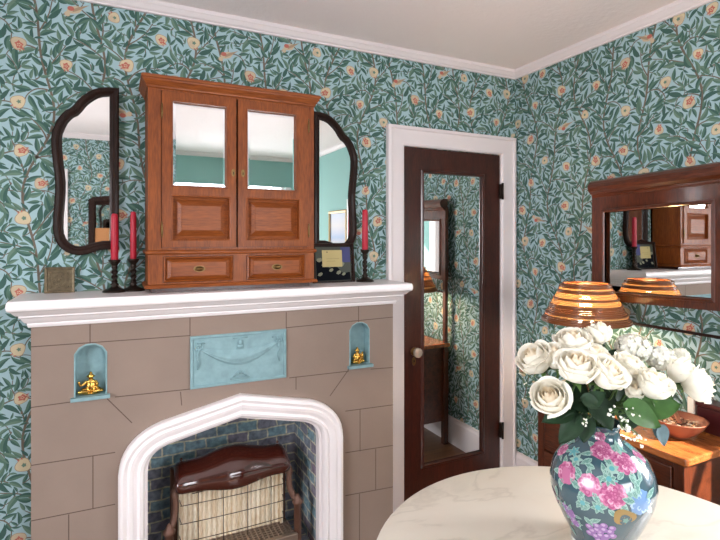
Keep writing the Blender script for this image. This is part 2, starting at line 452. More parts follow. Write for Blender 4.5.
def wall(name, u0, u1, v0, v1, holes, mp, paper, plain=None, ou=0, ov=0, thick=.12):
    """one wall with openings; the printed pattern is part of its own mesh"""
    mb = MB(); mb.plate(rect(u0, u1, v0, v1), [rect(*h) for h in holes], 0, -thick, mp)
    me_v, me_f, me_m = [], [], []
    e0, e1, e2 = Vector(mp(1, 0, 0))-Vector(mp(0, 0, 0)), Vector(mp(0, 1, 0))-Vector(mp(0, 0, 0)), Vector(mp(0, 0, 1))-Vector(mp(0, 0, 0))
    flip = e0.cross(e1).dot(e2) < 0         # every printed shape faces the room
    if paper:
        for ti in range(math.floor((u0-ou)/TW)-1, math.ceil((u1-ou)/TW)+1):
            for tj in range(math.floor((v0-ov)/TH_)-1, math.ceil((v1-ov)/TH_)+1):
                sh = (ou+ti*TW, ov+tj*TH_)
                for (mi, ly, ps) in TILE:
                    q = [(p[0]+sh[0], p[1]+sh[1]) for p in ps]
                    if max(p[0] for p in q) < u0 or min(p[0] for p in q) > u1 or max(p[1] for p in q) < v0 or min(p[1] for p in q) > v1: continue
                    c = (sum(p[0] for p in q)/len(q), sum(p[1] for p in q)/len(q))
                    if any(h[0] < c[0] < h[1] and h[2] < c[1] < h[3] for h in holes): continue
                    q = clip(q, u0, u1, v0, v1)
                    if not q: continue
                    if (sum(q[k-1][0]*q[k][1]-q[k][0]*q[k-1][1] for k in range(len(q))) > 0) == flip: q = q[::-1]
                    b0 = len(me_v); me_v += [mp(p[0], p[1], .0002+.00012*ly) for p in q]
                    me_f.append(tuple(range(b0, b0+len(q)))); me_m.append(mi)
    me = mb.mesh(name, WP if paper else plain)
    if paper:
        bm = bmesh.new(); bm.from_mesh(me)
        t = bpy.data.meshes.new('t'); t.from_pydata(me_v, [], me_f); t.polygons.foreach_set('material_index', me_m)
        bm.from_mesh(t); bm.to_mesh(me); bm.free(); bpy.data.meshes.remove(t)
    return obj(name, me, None, kind='structure')

FB = (.105, .885, 0.0, .76)        # firebox opening x0 x1 z0 z1
wall('wall_back', XL, XR, 0, CEIL, [(1.436, 2.126, -.0, 2.03), FB], back(D), True, ou=.0, ov=.02)
wall('wall_right', .75, D, 0, CEIL, [], right(XR), True, ou=.13, ov=.1)
wall('wall_right.001', YS, .75, 0, CEIL, [(-.04, .64, .85, 1.86)], right(XR), False, M['teal'])
wall('wall_left', YF-.12, D, 0, CEIL, [(-.35, 1.05, .75, 2.15)], lambda u, v, w: (XL+w, u, v), True, ou=.3)
wall('wall_front', XL, .35, 0, CEIL, [], lambda u, v, w: (u, YF+w, v), True, ou=.2, ov=.3)
wall('wall_front.001', .35, XR, 0, CEIL, [(.55, 2.0, .7, 2.1)], lambda u, v, w: (u, YS+w, v), False, M['teal'])
wall('wall_left.001', YS, YF-.12, 0, CEIL, [], lambda u, v, w: (.35+w, u, v), False, M['teal'])
mb = MB(); mb.box(XL-.12, XR+.12, YS-.12, D+.3, -.1, 0); struct('floor', mb, M['floor'])
mb = MB(); mb.box(XL-.12, XR+.12, YS-.12, D+.12, CEIL, CEIL+.1); struct('ceiling', mb, M['ceiling'])

# crown moulding and baseboards
CR = [(0, 0), (.012, 0), (.012, .008), (.02, .014), (.030, .030), (.034, .034), (.034, .05), (0, .05)]
def run(name, a, b, mp, prof, z):
    mb = MB(); vs = []; n = len(prof)
    for u in (a, b): vs += [mp(u, z+q, w) for (w, q) in prof]
    mb.add(vs, [tuple(range(n)), tuple(range(2*n-1, n-1, -1))]+[(i, (i+1) % n, n+(i+1) % n, n+i) for i in range(n)])
    struct(name, mb, M['white'])
ZC = CEIL-.05
run('trim_1', XL, XR, back(D), CR, ZC)
run('trim_2', YS, D, right(XR), CR, ZC)
run('trim_3', YF, D, lambda u, v, w: (XL+w, u, v), CR, ZC)
run('trim_4', XL, .35, lambda u, v, w: (u, YF+w, v), CR, ZC)
run('trim_5', .35, XR, lambda u, v, w: (u, YS+w, v), CR, ZC)
BB = [(0, 0), (.018, 0), (.018, .165), (.012, .18), (.012, .19), (0, .195)]
run('baseboard_right', YS, D, right(XR), BB, 0)
run('baseboard_left', YF, D, lambda u, v, w: (XL+w, u, v), BB, 0)
run('baseboard_back', XL, -.29, back(D), BB, 0)
run('baseboard_front', XL, .35, lambda u, v, w: (u, YF+w, v), BB, 0)
# vertical casings of the opening and paper edge
mb = MB(); mb.box(.33, .44, YF-.13, YF+.02, 0, ZC, .004); struct('trim_6', mb, M['white'])
mb = MB(); mb.box(XR-.02, XR, .72, .78, 0, ZC, .004); struct('trim_7', mb, M['white'])
mb = MB(); mb.box(-.52, -.42, YF, YF+.025, 0, 2.2, .004); struct('trim_8', mb, M['white'])

def window(name, mp, u0, u1, v0, v1, bars=1):
    o = bpy.data.objects.new(name, None); COL.objects.link(o); o['kind'] = 'structure'; o.location = mp((u0+u1)/2, v0, 0)
    c = .075
    mb = MB(); mb.plate(rect(u0-c, u1+c, v0-c, v1+c), [rect(u0, u1, v0, v1)], .0, .022, mp); obj('casing', mb, M['white'], o)
    mb = MB(); mb.plate(rect(u0-c-.02, u1+c+.02, v0-.03, v0), [], .0, .06, mp); obj('sill', mb, M['white'], o)
    mid = (v0+v1)/2; s = .04
    holes = [rect(u0+s, u1-s, v0+s, mid-s/2), rect(u0+s, u1-s, mid+s/2, v1-s)]
    mb = MB(); mb.plate(rect(u0, u1, v0, v1), holes, -.03, -.07, mp); obj('sash', mb, M['white'], o)
    mb = MB(); mb.plate(rect(u0+s*.8, u1-s*.8, v0+s*.8, v1-s*.8), [], -.048, -.052, mp); obj('pane', mb, GLASS, o)
def glass():
    m, nt, b = new_mat('window_glass'); nt.nodes.remove(b)
    t = nt.nodes.new('ShaderNodeBsdfTransparent'); g = nt.nodes.new('ShaderNodeBsdfGlossy'); g.inputs['Roughness'].default_value = 0
    mx = nt.nodes.new('ShaderNodeMixShader'); mx.inputs[0].default_value = .04; nt.links.new(t.outputs[0], mx.inputs[1]); nt.links.new(g.outputs[0], mx.inputs[2])
    nt.links.new(mx.outputs[0], nt.nodes['Material Output'].inputs['Surface'])
    return m
GLASS = glass()
window('window_1', lambda u, v, w: (XL+w, u, v), -.35, 1.05, .75, 2.15)
window('added_window_2', right(XR), -.04, .64, .85, 1.86)  # unseen window, added and sized to let the sun onto the dresser end
window('window_3', lambda u, v, w: (u, YS+w, v), .55, 2.0, .7, 2.1)

# ------------------------------------------------------------------ door with mirror
mb = MB()
mb.sweep([(1.436, 0), (1.436, 2.03), (2.126, 2.03), (2.126, 0)], [(-.108, 0), (-.108, .03), (-.092, .034), (-.086, .024), (-.012, .022), (-.004, .018), (0, .012), (0, -.05), (-.004, -.05), (-.004, 0)], back(D), closed=False)
struct('trim_9', mb, M['white'])
d = bpy.data.objects.new('door_1', None); COL.objects.link(d); d.location = (1.78, D, 0); d['kind'] = 'structure'
mb = MB(); mb.plate(rect(1.441, 2.121, .008, 2.026), [rect(1.566, 1.988, .234, 1.89)], .006, -.035, back(D)); obj('door_slab', mb, M['mahog'], d)
mb = MB(); mb.sweep(rect(1.566, 1.988, .234, 1.89), [(-.002, .006), (.0, .013), (.010, .012), (.016, .006), (.016, .002), (-.002, .0)][::-1], back(D)); obj('mirror_bead', mb, M['mahog'], d)
mb = MB(); mb.plate(rect(1.56, 1.994, .228, 1.896), [], -.006, -.012, back(D)); obj('mirror_pane', mb, M['mirror'], d)
mb = MB(); mb.lathe([(.024, 0), (.022, .004), (.01, .006), (.009, .02)], n=20); mb.bm.transform(Matrix.Translation((1.505, D-.006, .885)) @ Matrix.Rotation(PI/2, 4, 'X'))
obj('rosette', mb, M['brass'], d)
mb = MB(); mb.lathe([(.009, .018), (.022, .024), (.028, .034), (.027, .046), (.018, .053), (.004, .054)], n=12, smooth=False); mb.bm.transform(Matrix.Translation((1.505, D-.006, .885)) @ Matrix.Rotation(PI/2, 4, 'X'))
obj('door_knob', mb, mat('pressed_glass_knob', (214, 204, 186), .08, metal=.6), d)
mb = MB(); pts = [(1.502+.012*math.cos(a), .83+.024*math.sin(a)) for a in [2*PI*k/20 for k in range(20)]]; mb.plate(pts, [], .006, .010, back(D))
mb.plate([(1.499, .825), (1.505, .825), (1.505, .838), (1.499, .838)], [], .010, .0105, back(D), 1); obj('keyhole_plate', mb, [M['brass'], M['black']], d)
for z in (1.76, .30):
    mb = MB(); mb.box(2.112, 2.134, D-.026, D-.004, z, z+.09, .002); mb.lathe([(.007, 0), (.007, .1)], (2.124, D-.03, z-.005), 12); obj('hinge', mb, M['iron'], d)

# ------------------------------------------------------------------ fireplace
YB, XA, XB = 2.22, -.282, 1.269
fp = thing('fireplace', 'taupe plaster fireplace with white moulded mantel shelf and pointed white arch', 'fireplace', (.495, 2.3, 0))
mpB = back(YB)
def arch_path(o=0):
    L, Rr, cx = .108-o, .882+o, .495
    half = [(L, 0), (L, .565+o*.2), (L+.006, .605+o*.4), (L+.024, .635+o*.6), (L+.055, .658+o*.8), (L+.09, .672+o*.85), (cx, .736+o)]
    return half+[(2*cx-x, z) for x, z in half[::-1][1:]]
def niche_path(cx, w, z0, z1): # flat shouldered arch
    h = w/2
    return [(cx-h, z0), (cx+h, z0), (cx+h, z1-.035), (cx+h*.72, z1-.012), (cx+.3*h, z1-.001), (cx, z1), (cx-.3*h, z1-.001), (cx-h*.72, z1-.012), (cx-h, z1-.035)]
NL = niche_path(-.0855, .107, .905, 1.105); NR = niche_path(1.0805, .104, .897, 1.103)
pan = rect(.284, .704, .882, 1.104)
mb = MB()
mb.plate([(XA, 0)]+[p for p in arch_path(.03)]+[(XB, 0), (XB, 1.2), (XA, 1.2)], [NL, NR], 0, -.06, mpB)
mb.box(XA, -.02, YB+.06, D, 0, 1.2); mb.box(1.0, XB, YB+.1, D, 0, 1.2)
mb.box(XA, XB, YB+.1, D, .80, .86)
mb.box(XB-.04, XB, YB+.06, D, 0, 1.2)
G = .0018
def groove(a, b):
    dx, dz = b[0]-a[0], b[1]-a[1]; l = math.hypot(dx, dz); nx, nz = -dz/l*G, dx/l*G
    mb.plate([(a[0]+nx, a[1]+nz), (a[0]-nx, a[1]-nz), (b[0]-nx, b[1]-nz), (b[0]+nx, b[1]+nz)], [], .0004, -.0005, mpB, 1)
for a, b in [((XA, 1.114), (.284, 1.108)), ((.704, 1.108), (XB, 1.118)), ((-.088, 1.19), (-.088, 1.107)), ((.284, 1.185), (.284, 1.106)), ((.706, 1.18), (.706, 1.104)), ((1.075, 1.19), (1.075, 1.105)),
             ((XA, .888), (-.155, .890)), ((.72, .876), (1.022, .872)), ((1.142, .868), (XB, .862)), ((-.029, .886), (.061, .775)), ((1.025, .884), (.923, .765)),
             ((.246, .876), (.251, .818)), ((.753, .876), (.753, .818)), ((.0, .888), (.284, .882)), ((XA, .672), (.0, .668)), ((XA, .465), (.0, .462)), ((XA, .255), (.0, .252)), ((1.004, .68), (XB, .672)), ((1.004, .478), (XB, .466)), ((1.004, .27), (XB, .255)),
             ((-.078, .67), (-.078, .464)), ((1.083, .676), (1.083, .47)), ((-.16, .46), (-.16, .254)), ((1.17, .466), (1.17, .262)), ((-.08, .252), (-.08, 0)), ((1.08, .262), (1.08, 0))]:
    groove(a, b)
obj('chimney_breast', mb, [M['stucco'], M['groove']], fp)
# mantel shelf: a loft of rectangles, mitred at both returns
mb = MB(); PR = [(0, 1.188), (.12, 1.188), (.15, 1.193), (.18, 1.200), (.18, 1.205), (.28, 1.209), (.36, 1.217), (.44, 1.227), (.52, 1.232), (.52, 1.238), (.64, 1.241), (.72, 1.247), (.82, 1.256), (.88, 1.259), (.95, 1.262), (.985, 1.268), (1.0, 1.277), (.99, 1.287), (.965, 1.293), (.93, 1.297)]
vs = []
for o, z in PR: vs += [(XA-.06*o, D, z), (XA-.06*o, YB-.12*o, z), (XB+.045*o, YB-.12*o, z), (XB+.045*o, D, z)]
fs = [(0, 1, 2, 3), tuple(4*(len(PR)-1)+k for k in (3, 2, 1, 0))]
for k in range(len(PR)-1):
    for q in range(4): fs.append((4*k+q, 4*k+(q+1) % 4, 4*k+4+(q+1) % 4, 4*k+4+q))
mb.add(vs, fs); obj('mantel_shelf', mb, M['mantel_white'], fp)
# arch moulding
mb = MB(); AP = arch_path()
AP = AP[:2]+smooth_path(AP[1:6], 3)[1:]+[AP[6]]+smooth_path(AP[7:12], 3)+AP[12:]
mb.sweep(AP, [(0.012, -.05), (.0, -.05), (0, .016), (-.008, .026), (-.020, .030), (-.026, .024), (-.03, .024), (-.045, .034), (-.058, .038), (-.064, .034), (-.067, .034), (-.080, .042), (-.090, .040), (-.097, .030), (-.098, .0), (-.098, -.01), (.012, -.01)], mpB, closed=False)
obj('arch_molding', mb, M['mantel_white'], fp)
# relief panel
mb = MB(); mb.plate(pan, [], .004, -.004, mpB)
mb.sweep(pan, [(0, .002), (0, .008), (-.003, .010), (-.010, .010), (-.013, .004)], mpB)
def rp(u, v, w=.008): return mpB(u, v, w)
sw = [(.318+.35*t, 1.050-.075*math.sin(PI*t)) for t in [k/16 for k in range(17)]]
mb.tube([rp(u, v, .006) for u, v in sw], [.004+.002*math.sin(PI*k/16) for k in range(17)], 8)
dn = 10; dv = []
for k in range(17):
    t = k/16; u = .318+.35*t
    for j in range(dn+1):
        q = j/dn; top = 1.052-.022*math.sin(PI*t); bot = 1.048-.088*math.sin(PI*t); dv.append(rp(u, top+(bot-top)*q, .004+.011*math.sin(PI*q)*math.sin(PI*t)**.5+.0012*math.sin(22*q+5*t)))
mb.add(dv, [(k*(dn+1)+j, k*(dn+1)+j+1, (k+1)*(dn+1)+j+1, (k+1)*(dn+1)+j) for k in range(16) for j in range(dn)], 0, True)
sw2 = [(.318+.35*t, 1.046-.030*math.sin(PI*t)) for t in [k/16 for k in range(17)]]
mb.tube([rp(u, v, .005) for u, v in sw2], .0022, 6)
for cx in (.318, .668):
    for k in range(6): a = PI*k/3; mb.ball(rp(cx+.012*math.cos(a), 1.056+.012*math.sin(a), .006), .007, u=10, v=6)
    mb.ball(rp(cx, 1.056, .009), .006, u=10, v=6)
    s = 1 if cx < .5 else -1
    for q in ((0, 0), (1, .01)):
        mb.tube([rp(cx+s*.006*q[0], 1.045), rp(cx-s*.008, 1.02-q[1]), rp(cx+s*.004, .995-q[1]), rp(cx-s*.004, .972-q[1])], .0028, 6)
    mb.tube([rp(cx, 1.064), rp(cx+s*.016, 1.077), rp(cx+s*.03, 1.07)], .0028, 6); mb.tube([rp(cx, 1.064), rp(cx-s*.01, 1.078)], .0028, 6)
mb.tube([rp(.462, 1.083), rp(.527, 1.083)], .003, 6); mb.ball(rp(.494, 1.062), (.012, .006, .013), u=12, v=8); mb.ball(rp(.494, 1.044), (.017, .006, .008), u=12, v=8)
mb.tube([rp(.477, 1.036), rp(.511, 1.036)], .0026, 6)
for s in (-1, 1): mb.tube([rp(.494, .935), rp(.494+s*.014, .925), rp(.494+s*.03, .912)], .004, 6)
mb.ball(rp(.494, .93), .008, u=10, v=6); mb.tube([rp(.45, .905), rp(.538, .905)], .003, 6)
obj('relief_panel', mb, M['tealglaze'], fp)
for i, (P, cx, w, z0) in enumerate(((NL, -.0855, .107, .905), (NR, 1.0805, .104, .897))):
    mb = MB(); n = len(P); zc = (z0+P[5][1])/2; Q = [(cx+(u-cx)*.975, zc+(v-zc)*.985) for u, v in P]
    mb.add([mpB(u, v, .001) for u, v in Q]+[mpB(u, v, -.048) for u, v in Q], [(k, (k+1) % n, n+(k+1) % n, n+k) for k in range(n)]+[tuple(range(n, 2*n))])
    mb.sweep(P, [(-.002, .0005), (-.0015, .003), (.003, .003), (.004, .0005)], mpB)
    nic = obj('niche', mb, M['tealglaze'], fp, fix=False)
    mb = MB(); mb.plate(rect(cx-w/2-.014, cx+w/2+.014, z0-.012, z0+.001), [], .022, -.001, mpB); obj('niche_sill', mb, M['tealglaze'], nic)
# firebox
mb = MB(); x0, x1, z1, yb = .110, .880, .75, 2.62
mb.add([(x0, yb, 0), (x1, yb, 0), (x1, yb, z1), (x0, yb, z1)], [(0, 1, 2, 3)])
mb.add([(x1, YB+.045, 0), (x1, yb, 0), (x1, yb, z1), (x1, YB+.045, z1)], [(0, 1, 2, 3)])
mb.add([(x0, YB+.045, 0), (x0, yb, 0), (x0, yb, z1), (x0, YB+.045, z1)], [(3, 2, 1, 0)])
mb.add([(x0, YB+.03, z1), (x1, YB+.03, z1), (x1, yb, z1), (x0, yb, z1)], [(0, 1, 2, 3)])
mb.add([(x0, YB-.0, .004), (x1, YB-.0, .004), (x1, yb, .004), (x0, yb, .004)], [(0, 1, 2, 3)])
uvl = mb.bm.loops.layers.uv.new('UVMap')
for f in mb.bm.faces:
    f.normal_update()
    for l in f.loops:
        c = l.vert.co
        l[uvl].uv = (c.x+c.y if abs(f.normal.z) < .5 else c.x, c.z if abs(f.normal.z) < .5 else c.y)
obj('firebox', mb, M['brick'], fp, fix=False)

# ------------------------------------------------------------------ gas heater
h = thing('gas_heater', 'old brown enamelled gas heater with cream ceramic radiants and wire guard', 'heater', (.495, 2.36, .005))
mb = MB(); prof = []
NX = 36; sec = []
for i in range(NX+1):
    t = i/NX; x = .236+.516*t; s = math.sin(PI*t); bmp = .5-.5*math.cos(2*PI*min(1, max(0, (t-.14)/.72)))
    e = min(1, min(t, 1-t)/.06)**.5
    zt = .508+.032*bmp; zb = .398-.016*bmp; yf = 2.300-.02*bmp; zb += (1-e)*.015; zt -= (1-e)*.02
    ring = [(2.44, zb+.03), (2.44, zt-.03), (2.42, zt-.004), (2.395, zt), (2.365, zt-.008), (2.33, zt-.028), (yf+.008, (zt+zb)/2), (yf, zb+.028), (yf+.004, zb+.006), (yf+.014, zb), (yf+.022, zb+.006), (2.36, zb+.05)]
    sec.append([(x, y, z) for y, z in ring])
n = len(sec[0]); mb.add([p for s in sec for p in s], [(i*n+k, i*n+(k+1) % n, (i+1)*n+(k+1) % n, (i+1)*n+k) for i in range(NX) for k in range(n)]+[tuple(range(n)), tuple(range(NX*n+n-1, NX*n-1, -1))], 0, True)
for x in (.27, .72): mb.ball((x, 2.41, .513), .007, u=10, v=6)
obj('hood', mb, M['enamel'], h)
mb = MB(); NR_ = 20; x0, x1 = .268, .722; q = 8; vs = []
for i in range(NR_*q+1):
    x = x0+(x1-x0)*i/(NR_*q); y = 2.385-.010*abs(math.sin(PI*i/q))**.6
    vs += [(x, y, .13), (x, y, .42)]
mb.add(vs, [(2*i, 2*i+2, 2*i+3, 2*i+1) for i in range(NR_*q)], 0, True)
mb.box(x0, x1, 2.395, 2.42, .13, .42)
for x in (.255, .722): mb.box(x, x+.013, 2.36, 2.42, .10, .42, .002)
obj('ceramic_radiants', mb, M['radiant'], h, fix=False)
mb = MB()
for z in (.345, .265, .185): mb.tube(smooth_path([(.258, 2.36, z+.008), (.262, 2.335, z-.002), (.28, 2.318, z), (.495, 2.312, z), (.71, 2.318, z), (.728, 2.335, z-.002), (.732, 2.36, z+.008)], 4),   .0018, 6)
for x in (.33, .44, .55, .66): mb.tube(smooth_path([(x, 2.33, .392), (x+.002, 2.315, .39), (x, 2.308, .37), (x, 2.308, .25), (x, 2.308, .15)], 4), .0018, 6)
mb.tube([(.31, 2.35, .375), (.64, 2.35, .388)], .002, 6)
obj('wire_guard', mb, M['wire'], h)
for s in (-1, 1):
    X = lambda v: .495+s*v
    mb = MB(); mb.tube(smooth_path([(X(.250), 2.355, .425), (X(.262), 2.335, .40), (X(.258), 2.325, .36), (X(.260), 2.315, .32), (X(.272), 2.30, .288), (X(.288), 2.285, .272)], 5), [.013]*4+[.016]*4+[.014]*18, 10)
    mb.ball((X(.252), 2.345, .418), (.017, .017, .02), u=12, v=8)
    obj('side_arm', mb, M['heateriron'], h)
    mb = MB(); mb.lathe([(.022, 0), (.024, .02), (.018, .03), (.018, .245), (.024, .25), (.026, .262), (.020, .268), (.014, .276), (.010, .288), (.003, .296)], (X(.288), 2.285, .005), 20)
    obj('front_post', mb, M['heateriron'], h)
mb = MB()
for i in range(24):
    x = .24+i*.0222
    mb.box(x-.0035, x+.0035, 2.255, 2.38, .128, .135)
for j in range(7):
    y = 2.262+j*.0185; mb.box(.23, .76, y-.003, y+.003, .129, .136)
mb.box(.222, .768, 2.235, 2.255, .06, .14, .004); mb.box(.222, .768, 2.26, 2.43, .10, .115)
obj('perforated_grate', mb, [M['grate']], h)
mb = MB()
mb.box(.225, .765, 2.42, 2.45, .02, .47, .004)
for x in (.24, .72): mb.box(x, x+.03, 2.26, 2.43, .005, .10, .004)
obj('back_plate', mb, M['heateriron'], h)

# ------------------------------------------------------------------ oak cabinet on the mantel
YC, ca, cb = 2.18, .118, .826
cab = thing('wall_cabinet', 'honey oak cabinet with two mirrored doors and two drawers, on the mantel shelf', 'cabinet', (.47, 2.29, 1.295))
mb = MB(); mpC = back(YC)
ct = 2.135
mb.box(ca, ca+.018, YC+.02, D-.004, 1.318, ct); mb.box(cb-.018, cb, YC+.02, D-.004, 1.318, ct)
mb.box(ca, cb, D-.016, D-.004, 1.318, ct); mb.box(ca, cb, YC+.02, D-.004, ct-.02, ct); mb.box(ca, cb, YC+.02, D-.004, 1.318, 1.335)
mb.plate(rect(ca, cb, 1.318, ct), [rect(.168, .800, 1.480, 2.118), rect(.174, .456, 1.338, 1.445), rect(.514, .782, 1.338, 1.445)], 0, -.02, mpC)
mb.plate(rect(.16, .81, 1.33, 2.125), [], -.03, -.034, mpC, 1)  # dark backing: its colour stands in for shadow in the door gaps
obj('carcass', mb, [M['oak'], M['mahog']], cab)
def ring_loft(PR, x0, x1, yf, yb, sx=1, back_step=0):
    mb = MB(); vs = []
    for o, z in PR: vs += [(x0-o*sx, yb, z), (x0-o*sx, yf-o, z), (x1+o*sx, yf-o, z), (x1+o*sx, yb, z)]
    fs = [(0, 1, 2, 3), tuple(4*(len(PR)-1)+k for k in (3, 2, 1, 0))]
    for k in range(len(PR)-1):
        for q in range(4): fs.append((4*k+q, 4*k+(q+1) % 4, 4*k+4+(q+1) % 4, 4*k+4+q))
    mb.add(vs, fs); return mb
mb = ring_loft([(.0, 2.125), (.005, 2.128), (.006, 2.134), (.014, 2.146), (.020, 2.154), (.021, 2.160), (.025, 2.162), (.026, 2.170), (.020, 2.176), (0, 2.177)], ca, cb, YC, D-.002)
obj('cornice', mb, M['oakx'], cab)
mb = ring_loft([(0, 1.452), (.007, 1.454), (.010, 1.459), (.010, 1.464), (.006, 1.469), (.0, 1.471)], ca, cb, YC, D-.004)
obj('waist_molding', mb, M['oakx'], cab)
mb = ring_loft([(0, 1.316), (.012, 1.316), (.014, 1.322), (.010, 1.329), (0, 1.332)], ca, cb, YC, D-.004); obj('base_molding', mb, M['oakx'], cab)
mb = MB(); mb.box(ca+.012, cb-.012, YC+.02, D-.006, 1.2955, 1.317); obj('plinth', mb, M['mahog'], cab)
for i, (dx0, dx1, mx0, mx1, kx) in enumerate(((.170, .468, .211, .427, .456), (.476, .798, .517, .738, .497))):
    dr = thing('door', '', '', (( dx0+dx1)/2, YC, 1.482)); del dr['label']; del dr['category']
    dr.parent = cab; dr.location = Vector(((dx0+dx1)/2, YC, 1.482))-Vector(cab.location)
    mz0, mz1 = 1.735, 2.078; pz0, pz1 = 1.516, 1.690; px0, px1 = mx0, mx1+.012
    mb = MB(); mb.plate(rect(dx0, dx1, 1.482, 2.116), [rect(mx0, mx1, mz0, mz1), rect(px0, px1, pz0, pz1)], .006, -.014, mpC)
    mb.sweep(rect(mx0, mx1, mz0, mz1), [(0, .006), (0, .009), (.004, .009), (.006, .003), (.006, 0)], mpC)
    mb.sweep(rect(px0, px1, pz0, pz1), [(0, .006), (.0, .010), (.006, .008), (.009, .0), (.009, -.006)], mpC)
    obj('door_frame', mb, M['oak'], dr)
    b = .013; mb = MB(); P0 = rect(mx0, mx1, mz0, mz1); P1 = rect(mx0+b, mx1-b, mz0+b, mz1-b)
    mb.add([mpC(u, v, -.0045) for u, v in P0]+[mpC(u, v, -.0028) for u, v in P1], [(k, (k+1) % 4, 4+(k+1) % 4, 4+k) for k in range(4)], 1)
    mb.add([mpC(u, v, -.0028) for u, v in P1], [(0, 1, 2, 3)]); mb.plate(P0, [], -.005, -.008, mpC)
    obj('mirror_pane', mb, [M['mirror'], M['bevel']], dr)
    ins = [rect(px0+.0, px1, pz0, pz1), rect(px0+.012, px1-.012, pz0+.012, pz1-.012), rect(px0+.034, px1-.034, pz0+.034, pz1-.034), rect(px0+.036, px1-.036, pz0+.036, pz1-.036)]
    mb = MB(); vs = []
    for P, w in zip(ins, (-.012, -.010, .002, .004)): vs += [mpC(u, v, w) for u, v in P]
    mb.add(vs, [(4*k+q, 4*k+(q+1) % 4, 4*k+4+(q+1) % 4, 4*k+4+q) for k in range(3) for q in range(4)]+[(12, 13, 14, 15)]); obj('raised_panel', mb, M['oakx'], dr)
    hx = dx0 if i == 0 else dx1
    for z in (2.01, 1.53):
        mb = MB(); mb.lathe([(.0025, 0), (.004, .004), (.004, .046), (.0025, .05)], (hx, YC-.008, z), 10); mb.ball((hx, YC-.008, z+.053), .0035, u=8, v=6); mb.ball((hx, YC-.008, z-.003), .0035, u=8, v=6); obj('hinge', mb, M['brass'], dr)
    mb = MB(); mb.plate([(kx+.0075*math.cos(a), 1.80+.016*math.sin(a)) for a in [2*PI*k/16 for k in range(16)]], [], .006, .0085, mpC)
    mb.plate(rect(kx-.0018, kx+.0018, 1.792, 1.804), [], .0085, .009, mpC, 1); obj('keyhole_plate', mb, [M['brass'], M['black']], dr)
for x0, x1 in ((.176, .454), (.516, .780)):
    dr = bpy.data.objects.new('drawer', None); COL.objects.link(dr); dr.parent = cab; dr.location = Vector(((x0+x1)/2, YC, 1.34))-Vector(cab.location)
    ins = [rect(x0, x1, 1.340, 1.443), rect(x0, x1, 1.340, 1.443), rect(x0+.006, x1-.006, 1.346, 1.437), rect(x0+.010, x1-.010, 1.350, 1.433), rect(x0+.028, x1-.028, 1.362, 1.421), rect(x0+.029, x1-.029, 1.363, 1.420)]
    mb = MB(); vs = []
    for P, w in zip(ins, (-.02, .004, .008, -.003, .006, .008)): vs += [mpC(u, v, w) for u, v in P]
    mb.add(vs, [(4*k+q, 4*k+(q+1) % 4, 4*k+4+(q+1) % 4, 4*k+4+q) for k in range(5) for q in range(4)]+[(20, 21, 22, 23), (3, 2, 1, 0)]); obj('drawer_front', mb, M['oakx'], dr)
    mb = MB(); cx = (x0+x1)/2
    mb.plate([(cx+.024*math.cos(a), 1.392+.013*math.sin(a)) for a in [2*PI*k/24 for k in range(24)]], [], .008, .010, mpC)
    mb.ball((cx, YC-.016, 1.392), (.015, .010, .008), u=14, v=8); mb.ball((cx, YC-.011, 1.392), (.02, .004, .011), u=14, v=8); obj('knob', mb, M['brass'], dr)

# ------------------------------------------------------------------ the two wing mirrors
LP = [(118.7, 88), (109, 87), (100, 87.5), (93, 89.3), (87.5, 92.3), (82, 96), (77.5, 100), (74, 104.5), (71, 107.5), (66.5, 109.5), (62.5, 113), (58.5, 117.5), (55, 124), (52, 131), (51, 138), (51.3, 149), (52.5, 160), (54, 172), (55, 182), (55, 192), (54, 205), (53, 218), (52.8, 229), (53.8, 236), (56, 242), (60, 247.5), (66, 252), (73, 254.6), (80, 255.3), (88, 254), (95, 251.6), (103, 249.6), (111, 249.4), (118.7, 250.2)]
def onY(px, py, Y):
    a = (px-360)/FPX; t = Y/(CS-a*SN); return ((SN+a*CS)*t, EYE-(py-238)*t/FPX)
PL = [onY(x, y, 2.372) for x, y in LP]; PL[0] = (.015, PL[0][1]); PL[-1] = (.015, PL[-1][1])
CXM = .456
for side in (0, 1):
    P = PL if side == 0 else [(2*CXM-u, v) for u, v in PL][::-1]
    w = thing('wing_mirror', ('wavy-edged mirror in a dark carved frame, left of the oak cabinet behind the paired candles', 'wavy-edged mirror in a dark carved frame, right of the oak cabinet above the small picture')[side], 'mirror', (-.1 if side == 0 else 1.01, D, 1.45), 'dark framed wing mirrors')
    fr = [(.0, 0), (0, .024), (.006, .030), (.016, .032), (.024, .026), (.028, .020), (.034, .018), (.037, .012), (.037, 0)]
    area = sum(P[i-1][0]*P[i][1]-P[i][0]*P[i-1][1] for i in range(len(P)))
    sgn = -1 if area > 0 else 1
    mb = MB(); mb.sweep(P, [(sgn*o, q) for o, q in fr], back(D-.003), smooth=False); obj('frame', mb, M['walnut'], w)
    c = (sum(p[0] for p in P)/len(P), sum(p[1] for p in P)/len(P))
    ins = [(p[0]+(c[0]-p[0])*.13, p[1]+(c[1]-p[1])*.06) for p in P]
    mb = MB(); mb.plate(ins, [], .004, .010, back(D-.003)); obj('mirror_pane', mb, M['mirror'], w)

